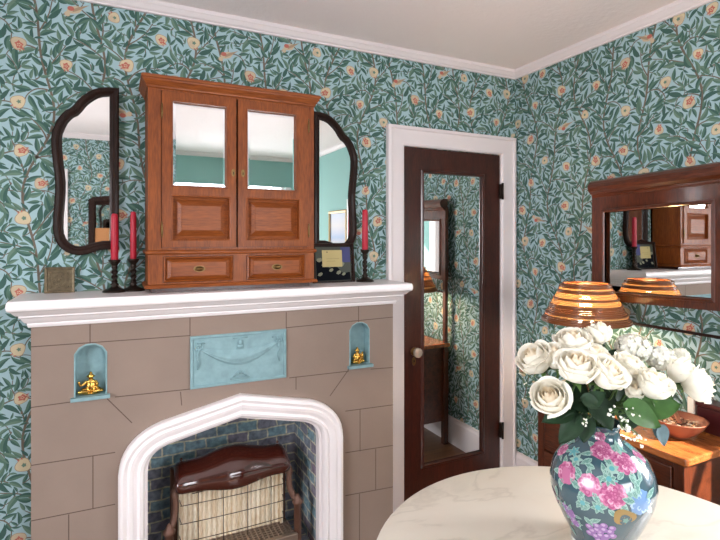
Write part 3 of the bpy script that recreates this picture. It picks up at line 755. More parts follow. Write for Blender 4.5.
# ------------------------------------------------------------------ mantel ornaments
ST = [(.046, 0), (.046, .006), (.04, .011), (.026, .016), (.016, .022), (.012, .028), (.018, .033), (.012, .038)]
def candlestick(loc, hgt, label):
    k = hgt
    prof = ST+[(.0105, .042+(k-.075)*i/24) for i in range(25)]+[(.014, k-.031), (.010, k-.027), (.012, k-.022), (.020, k-.012), (.024, k-.004), (.024, k), (.016, k), (.014, k-.012)]
    mb = MB(); mb.lathe(prof, (0, 0, 0), 28, twist=(.043, k-.036, 150)); o = obj('candlestick', mb, M['iron'], None, loc, local=True)
    o['label'] = label; o['category'] = 'candlestick'; o['group'] = 'dark candlesticks on the mantel'; return o
def candle(loc, L, r, label):
    t = thing('candle', label, 'candle', loc, 'red candles on the mantel')
    mb = MB(); mb.lathe([(r*.9, 0), (r, .004), (r, L*.6), (r*.94, L*.9), (r*.86, L-.008), (r*.6, L-.002), (r*.2, L-.003)], n=20); obj('wax', mb, M['candle'], t, local=True)
    mb = MB(); mb.tube([(0, 0, L-.004), (.001, 0, L+.004), (.003, .001, L+.009)], .0012, 6); obj('wick', mb, M['wick'], t, local=True)
def cpos(px, Y): a = (px-360)/FPX; t = Y/(CS-a*SN); return ((SN+a*CS)*t, Y)
for px, Y, hgt, L, r, l1, l2 in ((114.6, 2.31, .135, .203, .0145, 'dark twisted candlestick on the mantel in front of the left mirror frame', 'red candle left of the cabinet, the one in front of the mirror frame'),
                               (133.3, 2.33, .137, .212, .0125, 'dark twisted candlestick on the mantel closest to the left side of the oak cabinet', 'red candle standing between the left mirror and the oak cabinet'),
                               (365.0, 2.30, .165, .218, .0155, 'dark candlestick on the mantel standing alone beside the door casing', 'single red candle at the right end of the mantel beside the door casing')):
    x, y = cpos(px, Y); candlestick((x, y, 1.2955), hgt, l1); candle((x, y, 1.2955+hgt-.011), L, r, l2)

# square bronze tile
t = thing('ornamental_tile', 'square bronze tile with interlaced relief, leaning on the wallpaper at the left mantel end', 'tile', (-.203, 2.37, 1.296))
mb = MB(); f = lambda u, v, w: (-.203+u, 2.378-w+(v)*.09, 1.297+v)
sq = rect(-.053, .053, 0, .104); mb.plate(sq, [], 0, .010, f); mb.sweep(sq, [(0, .01), (0, .014), (-.004, .016), (-.009, .014), (-.011, .01)], f)
for r in (.037, .026, .013): mb.tube([f(r*math.cos(2*PI*k/28), .052+r*math.sin(2*PI*k/28), .012) for k in range(28)], .0022, 6, closed=True)
for q in range(4):
    a = PI/4+q*PI/2; mb.tube([f(.018*math.cos(a)+.017*math.cos(2*PI*k/16), .052+.018*math.sin(a)+.017*math.sin(2*PI*k/16), .012) for k in range(16)], .002, 6, closed=True)
    mb.ball(f(.041*math.cos(a), .052+.041*math.sin(a), .012), .005, u=8, v=6)
mb.ball(f(0, .052, .012), .006, u=10, v=6)
obj('relief_plate', mb, mat('old_bronze', (112, 98, 76), .5, metal=.6, var=.3, vscale=60), t)

# small picture in front of the right mirror
t = thing('framed_picture', 'small dark framed picture with a buff card on it, leaning under the right mirror', 'picture', (1.0, 2.34, 1.296))
f = lambda u, v, w: (u, 2.325-w+v*.11, 1.297+v)
mb = MB(); mb.sweep(rect(.885, 1.092, 0, .185), [(0, 0), (0, .012), (.004, .014), (.010, .012), (.012, .004), (.012, 0)][::1], f); mb.plate(rect(.885, 1.092, 0, .185), [], -.006, -.001, f); obj('frame', mb, M['walnut'], t)
pm = [mat('picture_slate', (84, 88, 80), .8, spec=.1), mat('picture_navy', (14, 17, 24), .8, spec=.1), mat('picture_grey', (140, 140, 118), .8, spec=.1), mat('picture_violet', (80, 82, 124), .8, spec=.1)]
mb = MB(); mb.plate(rect(.893, 1.084, .008, .177), [], 0, .003, f)
R2 = random.Random(4)
mb.plate(rect(1.03, 1.082, .10, .176), [], .003, .0033, f, 3)
mb.plate([(.895, .01), (1.082, .01), (1.078, .05), (1.04, .045), (1.0, .085), (.96, .07), (.93, .105), (.895, .115)], [], .003, .0034, f, 1)
for k in range(26):
    u, v = R2.uniform(.9, 1.07), R2.uniform(.04, .16); r = R2.uniform(.006, .014)
    if v > .1 and u > 1.02: continue
    mb.plate([(u+r*math.cos(a)*1.3, v+r*math.sin(a+.4)) for a in (0, 1.1, 2.2, 3.3, 4.6, 5.5)], [], .003, .0036+.0001*k/10, f, R2.choice([1, 2, 2]))
obj('print', mb, pm, t)
mb = MB(); mb.plate(rect(.928, 1.036, .078, .162), [], .0045, .0055, f); mb.plate(rect(.952, 1.02, .118, .1195), [], .0055, .0057, f, 1); mb.plate(rect(.952, 1.0, .106, .1075), [], .0055, .0057, f, 1)
mb.ball(f(.955, .152, .006), .003, 2, 8, 6); obj('card', mb, [mat('buff_card', (196, 178, 122), .7), mat('card_ink', (150, 132, 86), .8), M['iron']], t)

# gold seated figurines
def remesh(mb, vox):
    me = mb.mesh('tmp', M['gold']); o = bpy.data.objects.new('tmp', me); COL.objects.link(o)
    m = o.modifiers.new('r', 'REMESH'); m.mode = 'VOXEL'; m.voxel_size = vox
    s = o.modifiers.new('s', 'SMOOTH'); s.iterations = 2
    dg = bpy.context.evaluated_depsgraph_get(); out = bpy.data.meshes.new_from_object(o.evaluated_get(dg)); bpy.data.objects.remove(o)
    out.polygons.foreach_set('use_smooth', [True]*len(out.polygons)); out.materials.clear(); out.materials.append(M['gold']); return out
def figurine(kind):
    mb = MB(); B = mb.ball
    B((0, 0, .006), (.036, .024, .007)); B((0, .002, .03), (.018, .014, .022)); B((0, .002, .047), (.016, .012, .012))
    B((0, -.001, .069), (.011, .011, .0125)); B((0, -.011, .067), (.003, .003, .003)); B((0, .001, .081), (.006, .006, .006))
    for s in (-1, 1):
        B((s*.012, .0, .069), (.003, .003, .004))
        mb.tube([(s*.010, 0, .018), (s*.028, -.010, .017), (s*.030, -.016, .014), (s*.008, -.020, .013)], [.010, .010, .008, .006], 8)
        if kind == 0 and s == -1: mb.tube([(-.015, 0, .050), (-.026, -.004, .04), (-.036, -.008, .036), (-.040, -.012, .048)], [.0065, .006, .005, .0045], 8)
        else: mb.tube([(s*.015, 0, .050), (s*.024, -.004, .036), (s*.020, -.016, .028), (s*.006, -.019, .030)], [.0065, .006, .005, .004], 8)
    if kind == 0: B((.034, -.006, .012), (.012, .01, .008)); B((-.036, -.012, .012), (.010, .008, .008)); B((-.040, -.012, .051), (.0055, .0055, .0055))
    else: B((.024, -.012, .04), (.007, .007, .016)); B((.024, -.012, .058), (.006, .006, .006))
    return remesh(mb, .0016)
for kind, cx, z0, lab, s in ((0, -.086, .905, 'gold seated figurine with one arm out, in the left niche', 1.0), (1, 1.078, .897, 'gold seated figurine holding a staff to its chest, in the right niche', .93)):
    o = obj('figurine', figurine(kind), None, None, None, local=True, label=lab, category='figurine', group='gold figurines in the niches')
    o.location = (cx, YB+.0205, z0+.0025); o.scale = (s, s, s)

# ------------------------------------------------------------------ dresser with mirror
XF, Y0, Y1, ZT, XW = 1.80, 1.085, 1.772, .748, 2.215
dr = thing('dresser', 'low mahogany dresser with a tall cornice-topped mirror, against the right wallpaper', 'dresser', (2.0, 1.43, 0))
mb = MB(); mb.box(XF-.018, XW, Y0-.015, Y1+.015, ZT-.028, ZT, .006); obj('dresser_top', mb, M['dresstop'], dr)
mb = MB()
mb.box(XF+.012, XW-.005, Y0+.02, Y0+.035, .17, ZT-.028); mb.box(XF+.012, XW-.005, Y1-.035, Y1-.02, .17, ZT-.028)
mb.box(XW-.02, XW-.008, Y0+.03, Y1-.03, .17, ZT-.028); mb.box(XF+.02, XW-.02, Y0+.03, Y1-.03, .17, .185)
for z in (.17, .36, .545, ZT-.045): mb.box(XF+.004, XF+.03, Y0+.03, Y1-.03, z-.01 if z > .2 else z, z+.012)
mb.box(XF+.03, XF+.034, Y0+.03, Y1-.03, .18, ZT-.03)
obj('case', mb, M['dress'], dr)
for y in (Y0+.002, Y1-.042):
    for x in (XF, XW-.045):
        mb = MB(); mb.box(x, x+.04, y, y+.04, 0.0, ZT-.028, .003); obj('leg', mb, M['dressz'], dr)
mb = MB()
def drawer(y0, y1, z0, z1):
    q = bpy.data.objects.new('drawer', None); COL.objects.link(q); q.parent = dr; q.location = Vector((XF, (y0+y1)/2, z0))-Vector(dr.location)
    mb = MB(); mb.box(XF-.004, XF+.018, y0, y1, z0, z1, .004); obj('drawer_front', mb, M['dress'], q)
    for y in ([y0+.09, y1-.09] if y1-y0 > .4 else [(y0+y1)/2]):
        mb = MB(); z = (z0+z1)/2+.01
        mb.lathe([(.016, 0), (.014, .003), (.005, .004), (.005, .012)], n=14); mb.bm.transform(Matrix.Translation((XF-.004, y, z)) @ Matrix.Rotation(-PI/2, 4, 'Y'))
        mb.tube([(XF-.014, y+.016*math.sin(a), z-.014+.016*math.cos(a)) for a in [2*PI*k/20 for k in range(20)]], .0022, 6, closed=True); obj('ring_pull', mb, M['brass'], q)
ym = (Y0+Y1)/2
drawer(Y0+.046, ym-.004, .560, .698); drawer(ym+.004, Y1-.046, .560, .698); drawer(Y0+.046, Y1-.046, .376, .530); drawer(Y0+.046, Y1-.046, .186, .346)
# mirror frame above the dresser
XM = 2.205; mpM = right(XM, .03); fo = rect(1.132, 1.776, 1.208, 1.745); fi = rect(1.192, 1.718, 1.240, 1.660)
mb = MB(); mb.plate(fo, [fi], 0.0, .028, mpM)
mb.sweep(fi, [(0, .028), (-.002, .034), (-.012, .036), (-.016, .028)], mpM); mb.sweep(fi, [(.0, .024), (.010, .014), (.010, .008), (0, .008)], mpM); obj('mirror_frame', mb, M['dressz'], dr)
mb = MB(); mb.plate(rect(1.185, 1.724, 1.233, 1.667), [], .004, .009, mpM); obj('mirror_pane', mb, M['mirror'], dr)
mb = MB(); pf = [(0, 1.722), (.034, 1.722), (.038, 1.730), (.038, 1.736), (.050, 1.740), (.064, 1.752), (.070, 1.768), (.068, 1.784), (.058, 1.798), (.042, 1.806), (0, 1.808)]
n = len(pf); ya, yb = 1.13, 1.768
mb.add([mpM(ya, z, w) for w, z in pf]+[mpM(yb, z, w) for w, z in pf], [tuple(range(n)), tuple(range(2*n-1, n-1, -1))]+[(i, (i+1) % n, n+(i+1) % n, n+i) for i in range(n)]); obj('mirror_cornice', mb, M['dress'], dr)
for y in (1.135, 1.735):
    mb = MB(); mb.box(XM-.024, XM, y, y+.035, ZT, 1.222, .003); obj('mirror_post', mb, M['dressz'], dr)
mb = MB(); mb.box(XM-.016, XM-.004, 1.165, 1.74, 1.112, 1.124, .002); obj('cross_rail', mb, M['walnut'], dr)

# ------------------------------------------------------------------ lamp
LX, LY = 1.968, 1.640
lp = thing('table_lamp', 'lit lamp with a conical coiled cane shade, on the dresser behind the roses', 'lamp', (LX, LY, ZT))
def shade_mat(name, c, tr):
    m, nt, b = new_mat(name)
    b.inputs['Base Color'].default_value = (*lin(c), 1); b.inputs['Roughness'].default_value = .3; b.inputs['Coat Weight'].default_value = .4
    t = nt.nodes.new('ShaderNodeBsdfTranslucent'); t.inputs['Color'].default_value = (*lin((250, 216, 164)), 1)
    mx = nt.nodes.new('ShaderNodeMixShader'); mx.inputs[0].default_value = tr
    nt.links.new(b.outputs[0], mx.inputs[1]); nt.links.new(t.outputs[0], mx.inputs[2]); nt.links.new(mx.outputs[0], nt.nodes['Material Output'].inputs['Surface'])
    return m
mb = MB(); zt, zb, rt, rb = 1.308, 1.135, .099, .190; nc = 24; prof = []
for k in range(nc):
    t = k/(nc-1)
    rr = rb+(rt-rb)*t; z = zb+(zt-zb)*t
    big = (k % 4 == 1); rc = (.0058, .0038, .0044)[0 if k in (1, 5, 10, 14, 19, 22) else (1 if k % 2 else 2)]; thin = k in (4, 11, 12, 13, 15, 16, 17, 20)  # these rings get the paler glow-band cane
    prof_n = Vector((zt-zb, rb-rt)).normalized()
    mb.tube([(LX+(rr+(.003 if rc > .005 else 0))*math.cos(2*PI*q/64), LY+(rr+(.003 if rc > .005 else 0))*math.sin(2*PI*q/64), z) for q in range(64)], rc, 6, 1 if thin else 0, closed=True)
obj('shade', mb, [shade_mat('coiled_cane', (122, 68, 34), .05), shade_mat('glow_cane', (196, 158, 108), .4)], lp)  # second cane is paler and translucent, lamp glow partly put into its colour
mb = MB(); mb.lathe([(.062, 0), (.066, .008), (.058, .018), (.03, .028), (.036, .06), (.058, .11), (.062, .15), (.05, .2), (.026, .24), (.016, .255), (.014, .3)], (LX, LY, ZT), 32); obj('lamp_base', mb, mat('brown_glaze', (96, 56, 34), .2, coat=.6), lp)
mb = MB(); mb.lathe([(.014, .3), (.016, .31), (.016, .42), (.012, .428)], (LX, LY, ZT), 16)
for a in (0, 2*PI/3, 4*PI/3): mb.tube([(LX+.012*math.cos(a), LY+.012*math.sin(a), ZT+.40), (LX+.188*math.cos(a), LY+.188*math.sin(a), 1.137)], .0016, 6)
obj('socket', mb, M['brass'], lp)
mb = MB(); mb.ball((LX, LY, 1.215), (.028, .028, .036), u=20, v=12); BULB = mat('lit_bulb', (255, 230, 190), .5, emit=(255, 206, 140), estr=60); obj('bulb', mb, BULB, lp)

# ------------------------------------------------------------------ things on the dresser top
bx, by = 1.972, 1.215
bw = obj('bowl', MB(), mat('turned_reddish_wood', (132, 74, 52), .45, var=.1), None, (bx, by, ZT+.0005), local=True)
mb = MB(); mb.lathe([(.036, 0), (.039, .004), (.062, .018), (.084, .042), (.098, .066), (.101, .070), (.096, .070), (.080, .048), (.058, .028), (.036, .016), (.005, .014)], n=48)
bw.data = mb.mesh('bowl', bw.data.materials[0]); bw['label'] = 'shallow reddish wooden bowl of dried petals on the dresser near the sunlit end'; bw['category'] = 'bowl'
mb = MB(); R3 = random.Random(11)
for k in range(190):
    a, r = R3.uniform(0, 6.28), .075*math.sqrt(R3.random()); z = ZT+.044+.008*R3.random()
    mb.ball((bx+r*math.cos(a), by+r*math.sin(a), z), (R3.uniform(.004, .009), R3.uniform(.004, .009), R3.uniform(.002, .004)), R3.choice([0, 0, 1, 2]), 7, 5)
o = obj('dried_petals', mb, [mat('dried_petal_tan', (196, 150, 116), .8), mat('dried_petal_cream', (228, 212, 188), .8), mat('dried_petal_brown', (96, 56, 40), .8)], None, (bx, by, ZT+.044))
o['label'] = 'dried petals and seed heads filling the wooden bowl'; o['category'] = 'potpourri'; o['kind'] = 'stuff'
mb = MB(); mb.box(-.045, .045, -.008, .008, -.005, .005, .003); o = obj('wooden_stick', mb, mat('reddish_stick', (150, 92, 66), .5), None, (bx+.025, by+.02, ZT+.066), local=True)
o.rotation_euler = (0, -.18, .75); o['label'] = 'short brown wooden stick lying across the dried petals in the bowl'; o['category'] = 'stick'
mb = MB(); mb.box(2.10, 2.175, 1.10, 1.222, ZT+.0005, ZT+.10, .006); 
t = thing('wooden_box', 'dark maroon box behind the bowl, against the mirror posts', 'box', (2.14, 1.16, ZT+.0005)); obj('body', mb, mat('maroon_lacquer', (62, 22, 26), .3, coat=.3), t)
mb = MB(); mb.box(2.097, 2.178, 1.097, 1.225, ZT+.1, ZT+.118, .005); obj('lid', mb, mat('maroon_lacquer_lid', (68, 26, 28), .3, coat=.3), t)
mb = MB(); mb.box(2.10, 2.17, 1.230, 1.257, ZT+.0005, ZT+.125, .002); t = thing('book', 'slim cream book standing upright beside the maroon box', 'book', (2.135, 1.243, ZT)); obj('cover', mb, mat('cream_cloth', (226, 206, 188), .7), t)
mb = MB(); mb.box(2.098, 2.167, 1.233, 1.254, ZT+.004, ZT+.122); obj('pages', mb, mat('page_edges', (238, 230, 214), .8), t)

# ------------------------------------------------------------------ round marble table
TX, TY, TZ, TR = 1.023, .78, .75, .555
tb = thing('round_table', 'round cream marble topped table in front of the door', 'table', (TX, TY, 0))
mb = MB(); mb.lathe([(.0, -.03), (TR-.03, -.03), (TR-.012, -.027), (TR-.004, -.018), (TR, -.010), (TR-.003, -.003), (TR-.010, 0), (.0, 0)], (TX, TY, TZ), 96, cap=False); obj('tabletop', mb, M['marble'], tb)
mb = MB(); mb.lathe([(.30, .68), (.31, .72), (.06, .70), (.05, .62), (.075, .55), (.085, .45), (.055, .36), (.05, .28), (.075, .2), (.08, .12), (.05, .09)], (TX, TY, 0), 40); mb.lathe([(TR-.09, .68), (TR-.08, .685), (TR-.08, .72), (TR-.09, .72)], (TX, TY, 0), 64, cap=False); obj('pedestal', mb, M['dressz'], tb)
for k in range(4):
    a = PI/4+k*PI/2; c, s = math.cos(a), math.sin(a)
    mb = MB(); mb.tube(smooth_path([(TX+r*c, TY+r*s, z) for r, z in ((.05, .17), (.14, .15), (.22, .08), (.29, .03), (.34, .024))], 4), [.028]*9+[.024]*8, 10); obj('foot', mb, M['dressz'], tb)

# ------------------------------------------------------------------ painted vase
VX, VY = 1.109, .875
VP = [(.070, 0), (.079, .001), (.081, .012), (.087, .03), (.111, .075), (.130, .118), (.1365, .150), (.1355, .170), (.129, .195), (.112, .222), (.086, .243), (.062, .257), (.050, .268), (.046, .280), (.047, .292), (.053, .302), (.052, .305), (.047, .304), (.041, .292), (.041, .27), (.06, .25), (.1, .2)]
VP = [(r*.895, z) for r, z in VP]; VS = smooth_path(VP[:16], 4)
def vr(z):
    for i in range(len(VS)-1):
        if VS[i][1] <= z <= VS[i+1][1]+1e-9:
            d = VS[i+1][1]-VS[i][1]; return VS[i][0]+(VS[i+1][0]-VS[i][0])*((z-VS[i][1])/d if d > 1e-9 else 0)
    return VS[-1][0]
TC = math.atan2(-VY, -VX)
VC = [mat('vase_glaze', (58, 82, 93), .12, coat=1, var=.12, vscale=9), mat('vase_pink', (186, 106, 144), .25, coat=.6), mat('vase_pink_light', (212, 160, 182), .25, coat=.6), mat('vase_magenta', (158, 74, 116), .25, coat=.6),
      mat('vase_leaf', (98, 138, 130), .25, coat=.6), mat('vase_leaf_light', (146, 178, 168), .25, coat=.6), mat('vase_blue', (112, 144, 188), .25, coat=.6), mat('vase_blue_light', (164, 190, 218), .25, coat=.6),
      mat('vase_purple', (140, 104, 158), .25, coat=.6), mat('vase_purple_light', (180, 152, 192), .25, coat=.6), mat('vase_gold', (146, 118, 68), .25, coat=.6), mat('vase_white', (226, 224, 216), .2, coat=.6), mat('vase_teal', (92, 158, 164), .25, coat=.6)]
mb = MB(); mb.lathe(VS+VP[16:], (VX, VY, TZ+.0005), 72, cap=False); 
mb.lathe([(.0, .002), (.068, .002)], (VX, VY, TZ), 40, cap=False)
LAY = [0]
R0 = .122
SA = [0]
for i in range(1, len(VS)): SA.append(SA[-1]+math.hypot(VS[i][0]-VS[i-1][0], VS[i][1]-VS[i-1][1]))
def onprof(q):  # radius and height at an arc length along the profile
    q = max(.002, min(SA[-1]-.002, q))
    for i in range(1, len(SA)):
        if SA[i] >= q: t = (q-SA[i-1])/max(1e-9, SA[i]-SA[i-1]); return VS[i-1][0]+(VS[i][0]-VS[i-1][0])*t, VS[i-1][1]+(VS[i][1]-VS[i-1][1])*t
def arcz(z):
    for i in range(1, len(VS)):
        if VS[i][1] >= z: return SA[i]
    return SA[-1]
def vpt(u, q, off): # u = arc length at the widest girth from the side that faces the eye, q = arc length up the profile
    r, z = onprof(q); a = TC+u/R0
    return (VX+(r+off)*math.cos(a), VY+(r+off)*math.sin(a), TZ+.0005+z+off*.3)
def vpoly(pts, mi):
    LAY[0] += 1; off = .0006+.000013*(LAY[0] % 97)
    # fan from the centre so that it hugs the curved body
    cx = sum(p[0] for p in pts)/len(pts); cz = sum(p[1] for p in pts)/len(pts); n = len(pts)
    mid = [((p[0]+cx)/2, (p[1]+cz)/2) for p in pts]
    vs = [vpt(*p, off) for p in pts]+[vpt(*p, off) for p in mid]+[vpt(cx, cz, off)]
    mb.add(vs, [(i, (i+1) % n, n+(i+1) % n, n+i) for i in range(n)]+[(n+i, n+(i+1) % n, 2*n) for i in range(n)], mi, True)
def vblob(u, z, r, mi, n=10, amp=0, lob=5, ph=0, sx=1, rot=0):
    pts = []; k0 = R0/onprof(z)[0]
    for k in range(n):
        a = 2*PI*k/n; rr = r*(1+amp*math.cos(lob*a+ph)); x, y = rr*math.cos(a)*sx, rr*math.sin(a)
        pts.append((u+(x*math.cos(rot)-y*math.sin(rot))*k0, z+x*math.sin(rot)+y*math.cos(rot)))
    vpoly(pts, mi)
def vleaf(u, z, ang, L, W, m1=4, m2=5):
    c, s = math.cos(ang), math.sin(ang); k0 = R0/onprof(z)[0]
    g = lambda t, w: (u+(L*t*c-w*s)*k0, z+L*t*s+w*c)
    vpoly([g(0, 0), g(.2, W*.8), g(.45, W), g(.75, W*.6), g(1, 0), g(.75, -W*.6), g(.45, -W), g(.2, -W*.8)], m2)
    vpoly([g(.05, 0), g(.25, W*.5), g(.5, W*.68), g(.75, W*.35), g(.93, 0), g(.75, -W*.35), g(.5, -W*.68), g(.25, -W*.5)], m1)
    vpoly([g(.08, .0007), g(.9, .0004), g(.9, -.0004), g(.08, -.0007)], m2)
def peony(u, z, r, cols=(1, 2, 3), leaves=5, a0=0):
    for k in range(leaves): a = a0+2*PI*k/leaves+VR.uniform(-.25, .25); vleaf(u+r*.6*math.cos(a)*R0/onprof(z)[0], z+r*.6*math.sin(a), a, r*VR.uniform(1.0, 1.4), r*.28)
    vblob(u, z, r, cols[0], 24, .07, 8, a0)
    for ring, (rr, pr, n) in enumerate(((.72, .27, 11), (.45, .22, 8), (.2, .17, 5))):
        for k in range(n):
            a = 2*PI*k/n+ring*.4; vblob(u+r*rr*math.cos(a)*R0/onprof(z)[0], z+r*rr*math.sin(a), r*pr, (cols[1], cols[0], cols[2])[(k+ring) % 3] if ring < 2 else cols[2], 8, .1, 3, a)
            vblob(u+r*rr*.93*math.cos(a)*R0/onprof(z)[0], z+r*rr*.93*math.sin(a), r*pr*.55, cols[0] if (k+ring) % 3 != 1 else cols[2], 7)
def pxv(x, y):  # angle and profile position of a painted flower, read off the front of the body
    o = at(x, y, 1.0)-Vector((0, 0, EYE)); best = None
    for k in range(900):
        t = 1.0+.0005*k; p = Vector((0, 0, EYE))+o*t; z = p.z-TZ-.0005; rr = math.hypot(p.x-VX, p.y-VY); d = rr-(vr(z) if 0 < z < .3 else -.2)
        if best is None or d < best[0]: best = (d, p, z)
        if d < 0: break
    p = best[1]; a = math.atan2(p.y-VY, p.x-VX)-TC; a = (a+PI) % (2*PI)-PI
    return a*R0, arcz(max(.005, best[2]))
VR = random.Random(5)
for x, y, r, a in ((561, 451, 10, .3), (566, 474, 14, .9), (602, 452, 13.5, .2), (625, 464, 15.5, 1.2), (589, 487, 13.5, .5), (613, 498, 16.5, .2), (641, 458, 10, .6), (554, 497, 12, .4)):
    u, z = pxv(x, y); peony(u, z, r*.00188, (1, 2, 3), 5, a)
u, z = pxv(600, 437); peony(u, z, .012, (1, 2, 3), 4, .4)
u, z = pxv(641, 503); peony(u, z, .029, (6, 7, 6), 5, .5)
u, z = pxv(627, 440); peony(u, z, .012, (8, 9, 8), 5, .5)
for x, y, r in ((571, 516, .017), (566, 508, .010), (576, 524, .012)):
    u, z = pxv(x, y); peony(u, z, r, (8, 9, 8), 5, .2)
for x, y, mi in ((611, 486, 12), (629, 446, 12), (574, 452, 12), (609, 481, 4), (620, 450, 4), (575, 462, 5), (612, 470, 5), (598, 510, 4), (583, 505, 4)):
    u, z = pxv(x, y)
    for k in range(6): a = k*PI/3+.3; vleaf(u, z, a, .018, .005, mi, 5)
    vblob(u, z, .006, 12, 10)
for x, y, a in ((557, 488, 4.6), (560, 478, 5.0), (565, 505, 4.9), (577, 490, 2.2), (608, 512, 5.6), (590, 508, 3.9), (618, 483, .8), (606, 475, 1.9), (595, 470, 2.8), (630, 478, 5.3), (579, 530, 1.2), (590, 524, .6), (575, 468, 5.6), (582, 500, 4.2), (641, 485, 1.2), (634, 490, .5), (560, 512, 5.), (570, 525, 5.2), (585, 520, 5.4), (647, 470, 1.5), (592, 460, 4.0), (548, 476, 1.2), (580, 440, 2.6), (570, 440, .2), (637, 500, 2.0)):
    u, z = pxv(x, y); vleaf(u, z, a, .03, .007)
u, z = pxv(624, 520); vblob(u, z, .020, 10, 18, .12, 3, 0, 1.3); vblob(u+.003, z-.007, .014, 0, 14, .1, 3); vblob(u+.004, z-.009, .007, 4, 10, .2, 5)
gx, gz = pxv(600, 533)
for k in range(17): a, r = k*2.4, .0075*math.sqrt(k); vblob(gx+r*math.cos(a)*1.3, gz+r*math.sin(a), .0085, 8, 12); vblob(gx+r*math.cos(a)*1.3-.0015, gz+r*math.sin(a)+.002, .0045, 9, 8)
for k in range(26):                             # the far side carries flowers as well
    u, z = VR.uniform(.22, .56), VR.uniform(.06, .24); peony(u, z, VR.uniform(.02, .034), VR.choice([(1, 2, 3), (6, 7, 6), (8, 9, 8)]), 5, VR.random())
mb.lathe([(.0732, .0125), (.0722, .006), (.0722, .001)], (VX, VY, TZ), 60, 11, cap=False)
vase = obj('vase', mb, VC, None, (VX, VY, TZ+.0005), fix=False); vase['label'] = 'large dark teal vase painted with pink peonies, on the marble table'; vase['category'] = 'vase'

# ------------------------------------------------------------------ flowers
def petal_mat(name, c, tr):
    m, nt, b = new_mat(name); b.inputs['Base Color'].default_value = (*lin(c), 1); b.inputs['Roughness'].default_value = .55; b.inputs['Specular IOR Level'].default_value = .3
    t = nt.nodes.new('ShaderNodeBsdfTranslucent'); t.inputs['Color'].default_value = (*lin(c), 1)
    mx = nt.nodes.new('ShaderNodeMixShader'); mx.inputs[0].default_value = tr
    nt.links.new(b.outputs[0], mx.inputs[1]); nt.links.new(t.outputs[0], mx.inputs[2]); nt.links.new(mx.outputs[0], nt.nodes['Material Output'].inputs['Surface'])
    return m
M['petal'] = petal_mat('white_rose_petal', (250, 246, 234), .30)
M['petalwarm'] = petal_mat('cream_rose_heart', (250, 238, 216), .36)
M['leafd'] = mat('dark_rose_leaf', (30, 52, 32), .5, spec=.25, var=.25, vscale=50)
M['leafb'] = mat('bright_leaf', (60, 94, 44), .55, spec=.25, var=.2, vscale=40)
M['euca'] = mat('grey_blue_leaf', (98, 118, 124), .55, spec=.25, var=.15, vscale=40)
M['stem'] = mat('green_stem', (78, 108, 54), .5)
M['floret'] = mat('white_floret', (240, 238, 224), .6, sss=.2)
def petal(mb, a0, spread, r1, H, lip, mi, seed=0.0, belly=.0):
    """one cupped petal: rises from the receptacle, swells, and rolls its lip outward"""
    nu, nv = 8, 10; vs = []
    for j in range(nv+1):
        v = j/nv
        for i in range(nu+1):
            u = -1+2*i/nu
            w = spread*(math.sin(min(1, v*1.25+.18)*PI/2))
            r = r1*(math.sin(min(1, v*1.5+.06)*PI/2)**.85)*(1-belly*max(0, v-.45)**2*1.6)
            q = max(0, v-.66)/.34; r += lip*q*q*(1-.35*u*u)+r1*.05*u*u*v
            z = H*(v-.30*v*v*u*u*abs(u))-lip*.75*q**3+.03*H*math.sin(3*u+seed)*v*v
            a = a0+u*w; vs.append((r*math.cos(a), r*math.sin(a), z))
    n = nu+1
    mb.add(vs, [(j*n+i, j*n+i+1, (j+1)*n+i+1, (j+1)*n+i) for j in range(nv) for i in range(nu)], mi, True)
def rose_mesh(op, seed, R=.040):
    """op 0 = tight bud ... 1 = open bloom; axis +Z, base at the origin"""
    Rr = random.Random(seed); mb = MB(); H = R*(1.95-.35*op)
    for k in range(3): petal(mb, k*2.1, 1.25, R*.13, H*(1.0-.02*k), 0, 1, k, .9)
    if op > .4: layers = [(3, .28, 1.0, .01, 1, .9), (3, .46, 1.0, .05, 1, .75), (4, .64, .99, .08, 0, .6), (4, .80, .95, .15, 0, .42), (5, .92, .88, .30*op, 0, .15)]
    else: layers = [(3, .26, 1.0, .02, 1, .9), (3, .42, 1.0, .05, 0, .7), (4, .58, .95, .09, 0, .55), (4, .74, .84, .16, 0, .3)]
    for li, (n, rf, hf, c, mi, be) in enumerate(layers):
        for k in range(n):
            a = 2*PI*k/n+li*.9+Rr.uniform(-.2, .2)
            petal(mb, a, PI/n*1.4, R*rf*Rr.uniform(.94, 1.05), H*hf*Rr.uniform(.94, 1.04), R*c*Rr.uniform(.6, 1.3), mi, Rr.uniform(0, 6), be)
    return mb.mesh('bloom', [M['petal'], M['petalwarm']], fix=False)
def calyx_mesh(R):
    mb = MB(); mb.lathe([(.002, -.012), (.005, -.010), (.008, -.003), (.009, .003), (.007, .008)], n=12)
    for k in range(5):
        a = 2*PI*k/5; c, s = math.cos(a), math.sin(a); g = lambda r, t, z: (r*c-t*s, r*s+t*c, z)
        mb.add([g(.006, -.004, 0), g(.006, .004, 0), g(.017, .005, .004), g(.017, -.005, .004), g(.030, 0, -.004)], [(0, 1, 2, 3), (3, 2, 4)], 0, True)
    return mb.mesh('calyx', M['stem'], fix=False)
def leaf_geo(mb, base, d, nrm, L, W, mi=0, cup=.2, droop=.25):
    d = Vector(d).normalized(); nrm = Vector(nrm); x = d.cross(nrm).normalized(); nn = x.cross(d).normalized(); nu, nv = 6, 10; vs = []
    for j in range(nv+1):
        t = j/nv; w = W*math.sin(PI*t**.8)**.75*(1-.15*t)
        for i in range(nu+1):
            u = -1+2*i/nu; p = Vector(base)+d*L*t+x*w*u+nn*(cup*W*(u*u-.3)-droop*L*t*t+.02*W*math.sin(9*t+3*u))
            vs.append(p)
    n = nu+1; mb.add(vs, [(j*n+i, j*n+i+1, (j+1)*n+i+1, (j+1)*n+i) for j in range(nv) for i in range(nu)], mi, True)
